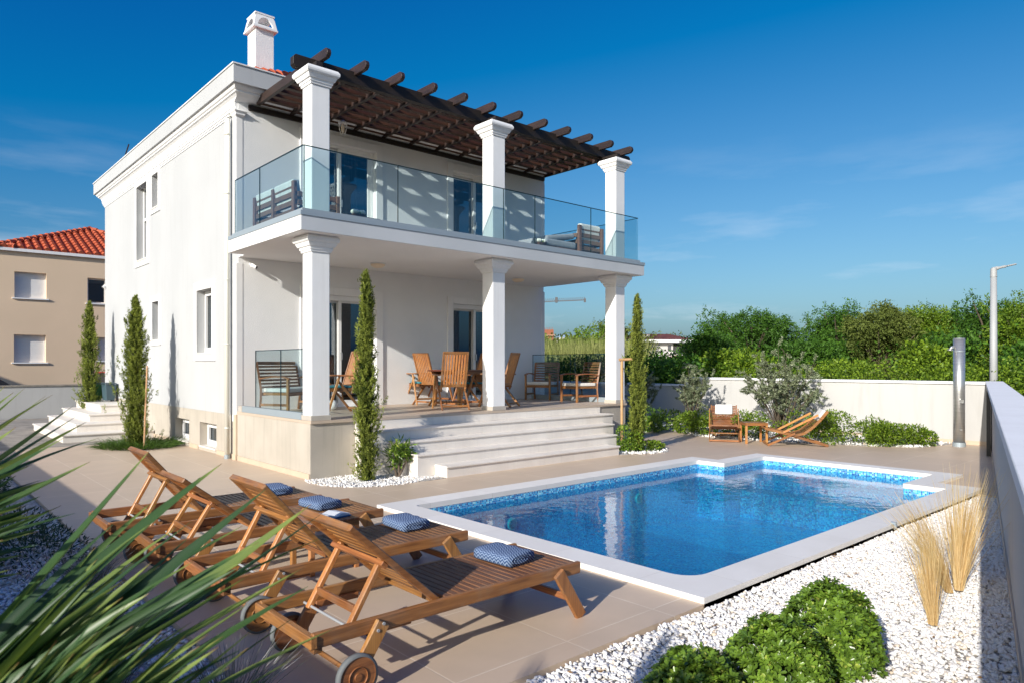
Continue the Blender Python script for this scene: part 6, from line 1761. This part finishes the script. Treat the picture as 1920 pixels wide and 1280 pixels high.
for k in range(24): rl.box(*[L_(1183 + k * 2.6, 0)[0] + q for q in (0, .03)], -1.28, -1.25, L_(0, 664)[1], L_(0, 656)[1])
rl.build('railing', M['galv'], fh)
bb(MB(), 1212, 627, 1222, 637, 1.0, 1.6).build('chimney', wc_, fh)
y2 = thing('far_house', 'pale yellow house corner half hidden by the left end of the tree line', 'house', (*far_pos(1300, 75), 0), rad(-41.72))
MB().box(-1.2, 2.6, 0, 5, 0, 3.6).build('wall', mat('pale_yellow_wall', (.62, .52, .28), None, .9), y2)
MB().box(-1.4, 2.8, -.3, 5.2, 3.6, 3.8).build('eaves', M['trim'], y2)
cs = thing('unfinished_house', 'brick house under construction with a tiled shed roof, beyond the villa corner', 'house', (*far_pos(1035, 90), 0), rad(-41.72))
S3 = 90 / 1315.6
def L3(px, py): return (px - 1035) * S3, 1.75 + (682.4 - py) * S3
brick = mat('raw_red_brick', (.36, .13, .07), (.24, .09, .05), .95, 9, 4)
def b3(m_, nm, pa, ya, pb2, yb, d0=0, d1=3):
    x0, z1 = L3(pa, ya); x1, z0 = L3(pb2, yb); return MB().box(x0, x1, d0, d1, max(z0, 0), z1).build(nm, m_, cs)
b3(brick, 'upper_wall', 1016, 618, 1038, 640); b3(mat('timber_shutter', (.42, .27, .17), None, .9), 'formwork', 1016, 628, 1040, 630, -.2, 0); b3(M['interior'], 'lower_floor', 1014, 641, 1060, 700, .3, 4)
b3(wc_, 'parapet', 1040, 633, 1062, 643, .5, 1); b3(mat('shed_roof', (.40, .24, .14), (.28, .15, .09), .9, 4), 'shed_roof', 1032, 644, 1064, 648, -1.2, 2)
for k in range(7): b3(brick, 'starter_bar', 1018 + k * 3, 614, 1018.6 + k * 3, 618, 0, .1)

cr_ = thing('tower_crane', 'far tower crane whose lattice jib sticks out from behind the villa', 'crane', (*far_pos(985, 170), 0), rad(-41.72))
S4 = 170 / 1315.6
jb = MB(); zj = 1.75 + (682.4 - 567) * S4; zt = zj + 1.0; xs = [k * 1.15 for k in range(13)]
jb.beam((-5, 0, zj - .3), (112 * S4, 0, zj + .55), .22, .22)
for k in range(24):
    xa = 20 * S4 + k * .5; zb_ = zj - .3 + (xa + 5) / (112 * S4 + 5) * .85
    jb.beam((xa, 0, zb_), (xa + .25, 0, zb_ + .75), .07, .07); jb.beam((xa + .25, 0, zb_ + .75), (xa + .5, 0, zb_), .07, .07)
jb.box(112 * S4 - .3, 112 * S4 + .2, -.2, .2, zj + .0, zj + .9)
jb.box(56 * S4, 56 * S4 + .6, -.3, .3, zj - .1, zj + 1.2)
jb.build('jib', mat('crane_steel', (.10, .10, .11), None, .6), cr_)
MB().box(-.7, .7, -.7, .7, 0, zj + 2).build('mast', M['black'], cr_)
hl = MB(); hv = []; N = 60
for i in range(N + 1):
    px = 700 + i * 20; hgt = 60 * math.exp(-((px - 1056) / 38) ** 2) * 2.2 + 26 * math.exp(-((px - 1090) / 90) ** 2) + 8 * sin(i * .9) * .4 + 8
    x, y = far_pos(px, 3600); hv += [(x, y, -40), (x, y, max(2, hgt))]
    x, y = far_pos(px, 4200); hv += [(x, y, -40)]
hl.add(hv, [(3 * i, 3 * i + 3, 3 * i + 4, 3 * i + 1) for i in range(N)] + [(3 * i + 1, 3 * i + 4, 3 * i + 5, 3 * i + 2) for i in range(N)])
struct(hl.build('hills', mat('ridge_haze_blue', (.22, .32, .44), None, 1.0, spec=0)))  # haze of distance is put into the ridge's blue colour
fld = struct(sheet('field', [(18, -30), (500, -60), (900, 900), (-60, 500), (-60, 36), (18, 31)], [], -.05, -.05, mat('dry_field_grass', (.16, .17, .05), (.09, .12, .03), 1.0, .4, 6)))
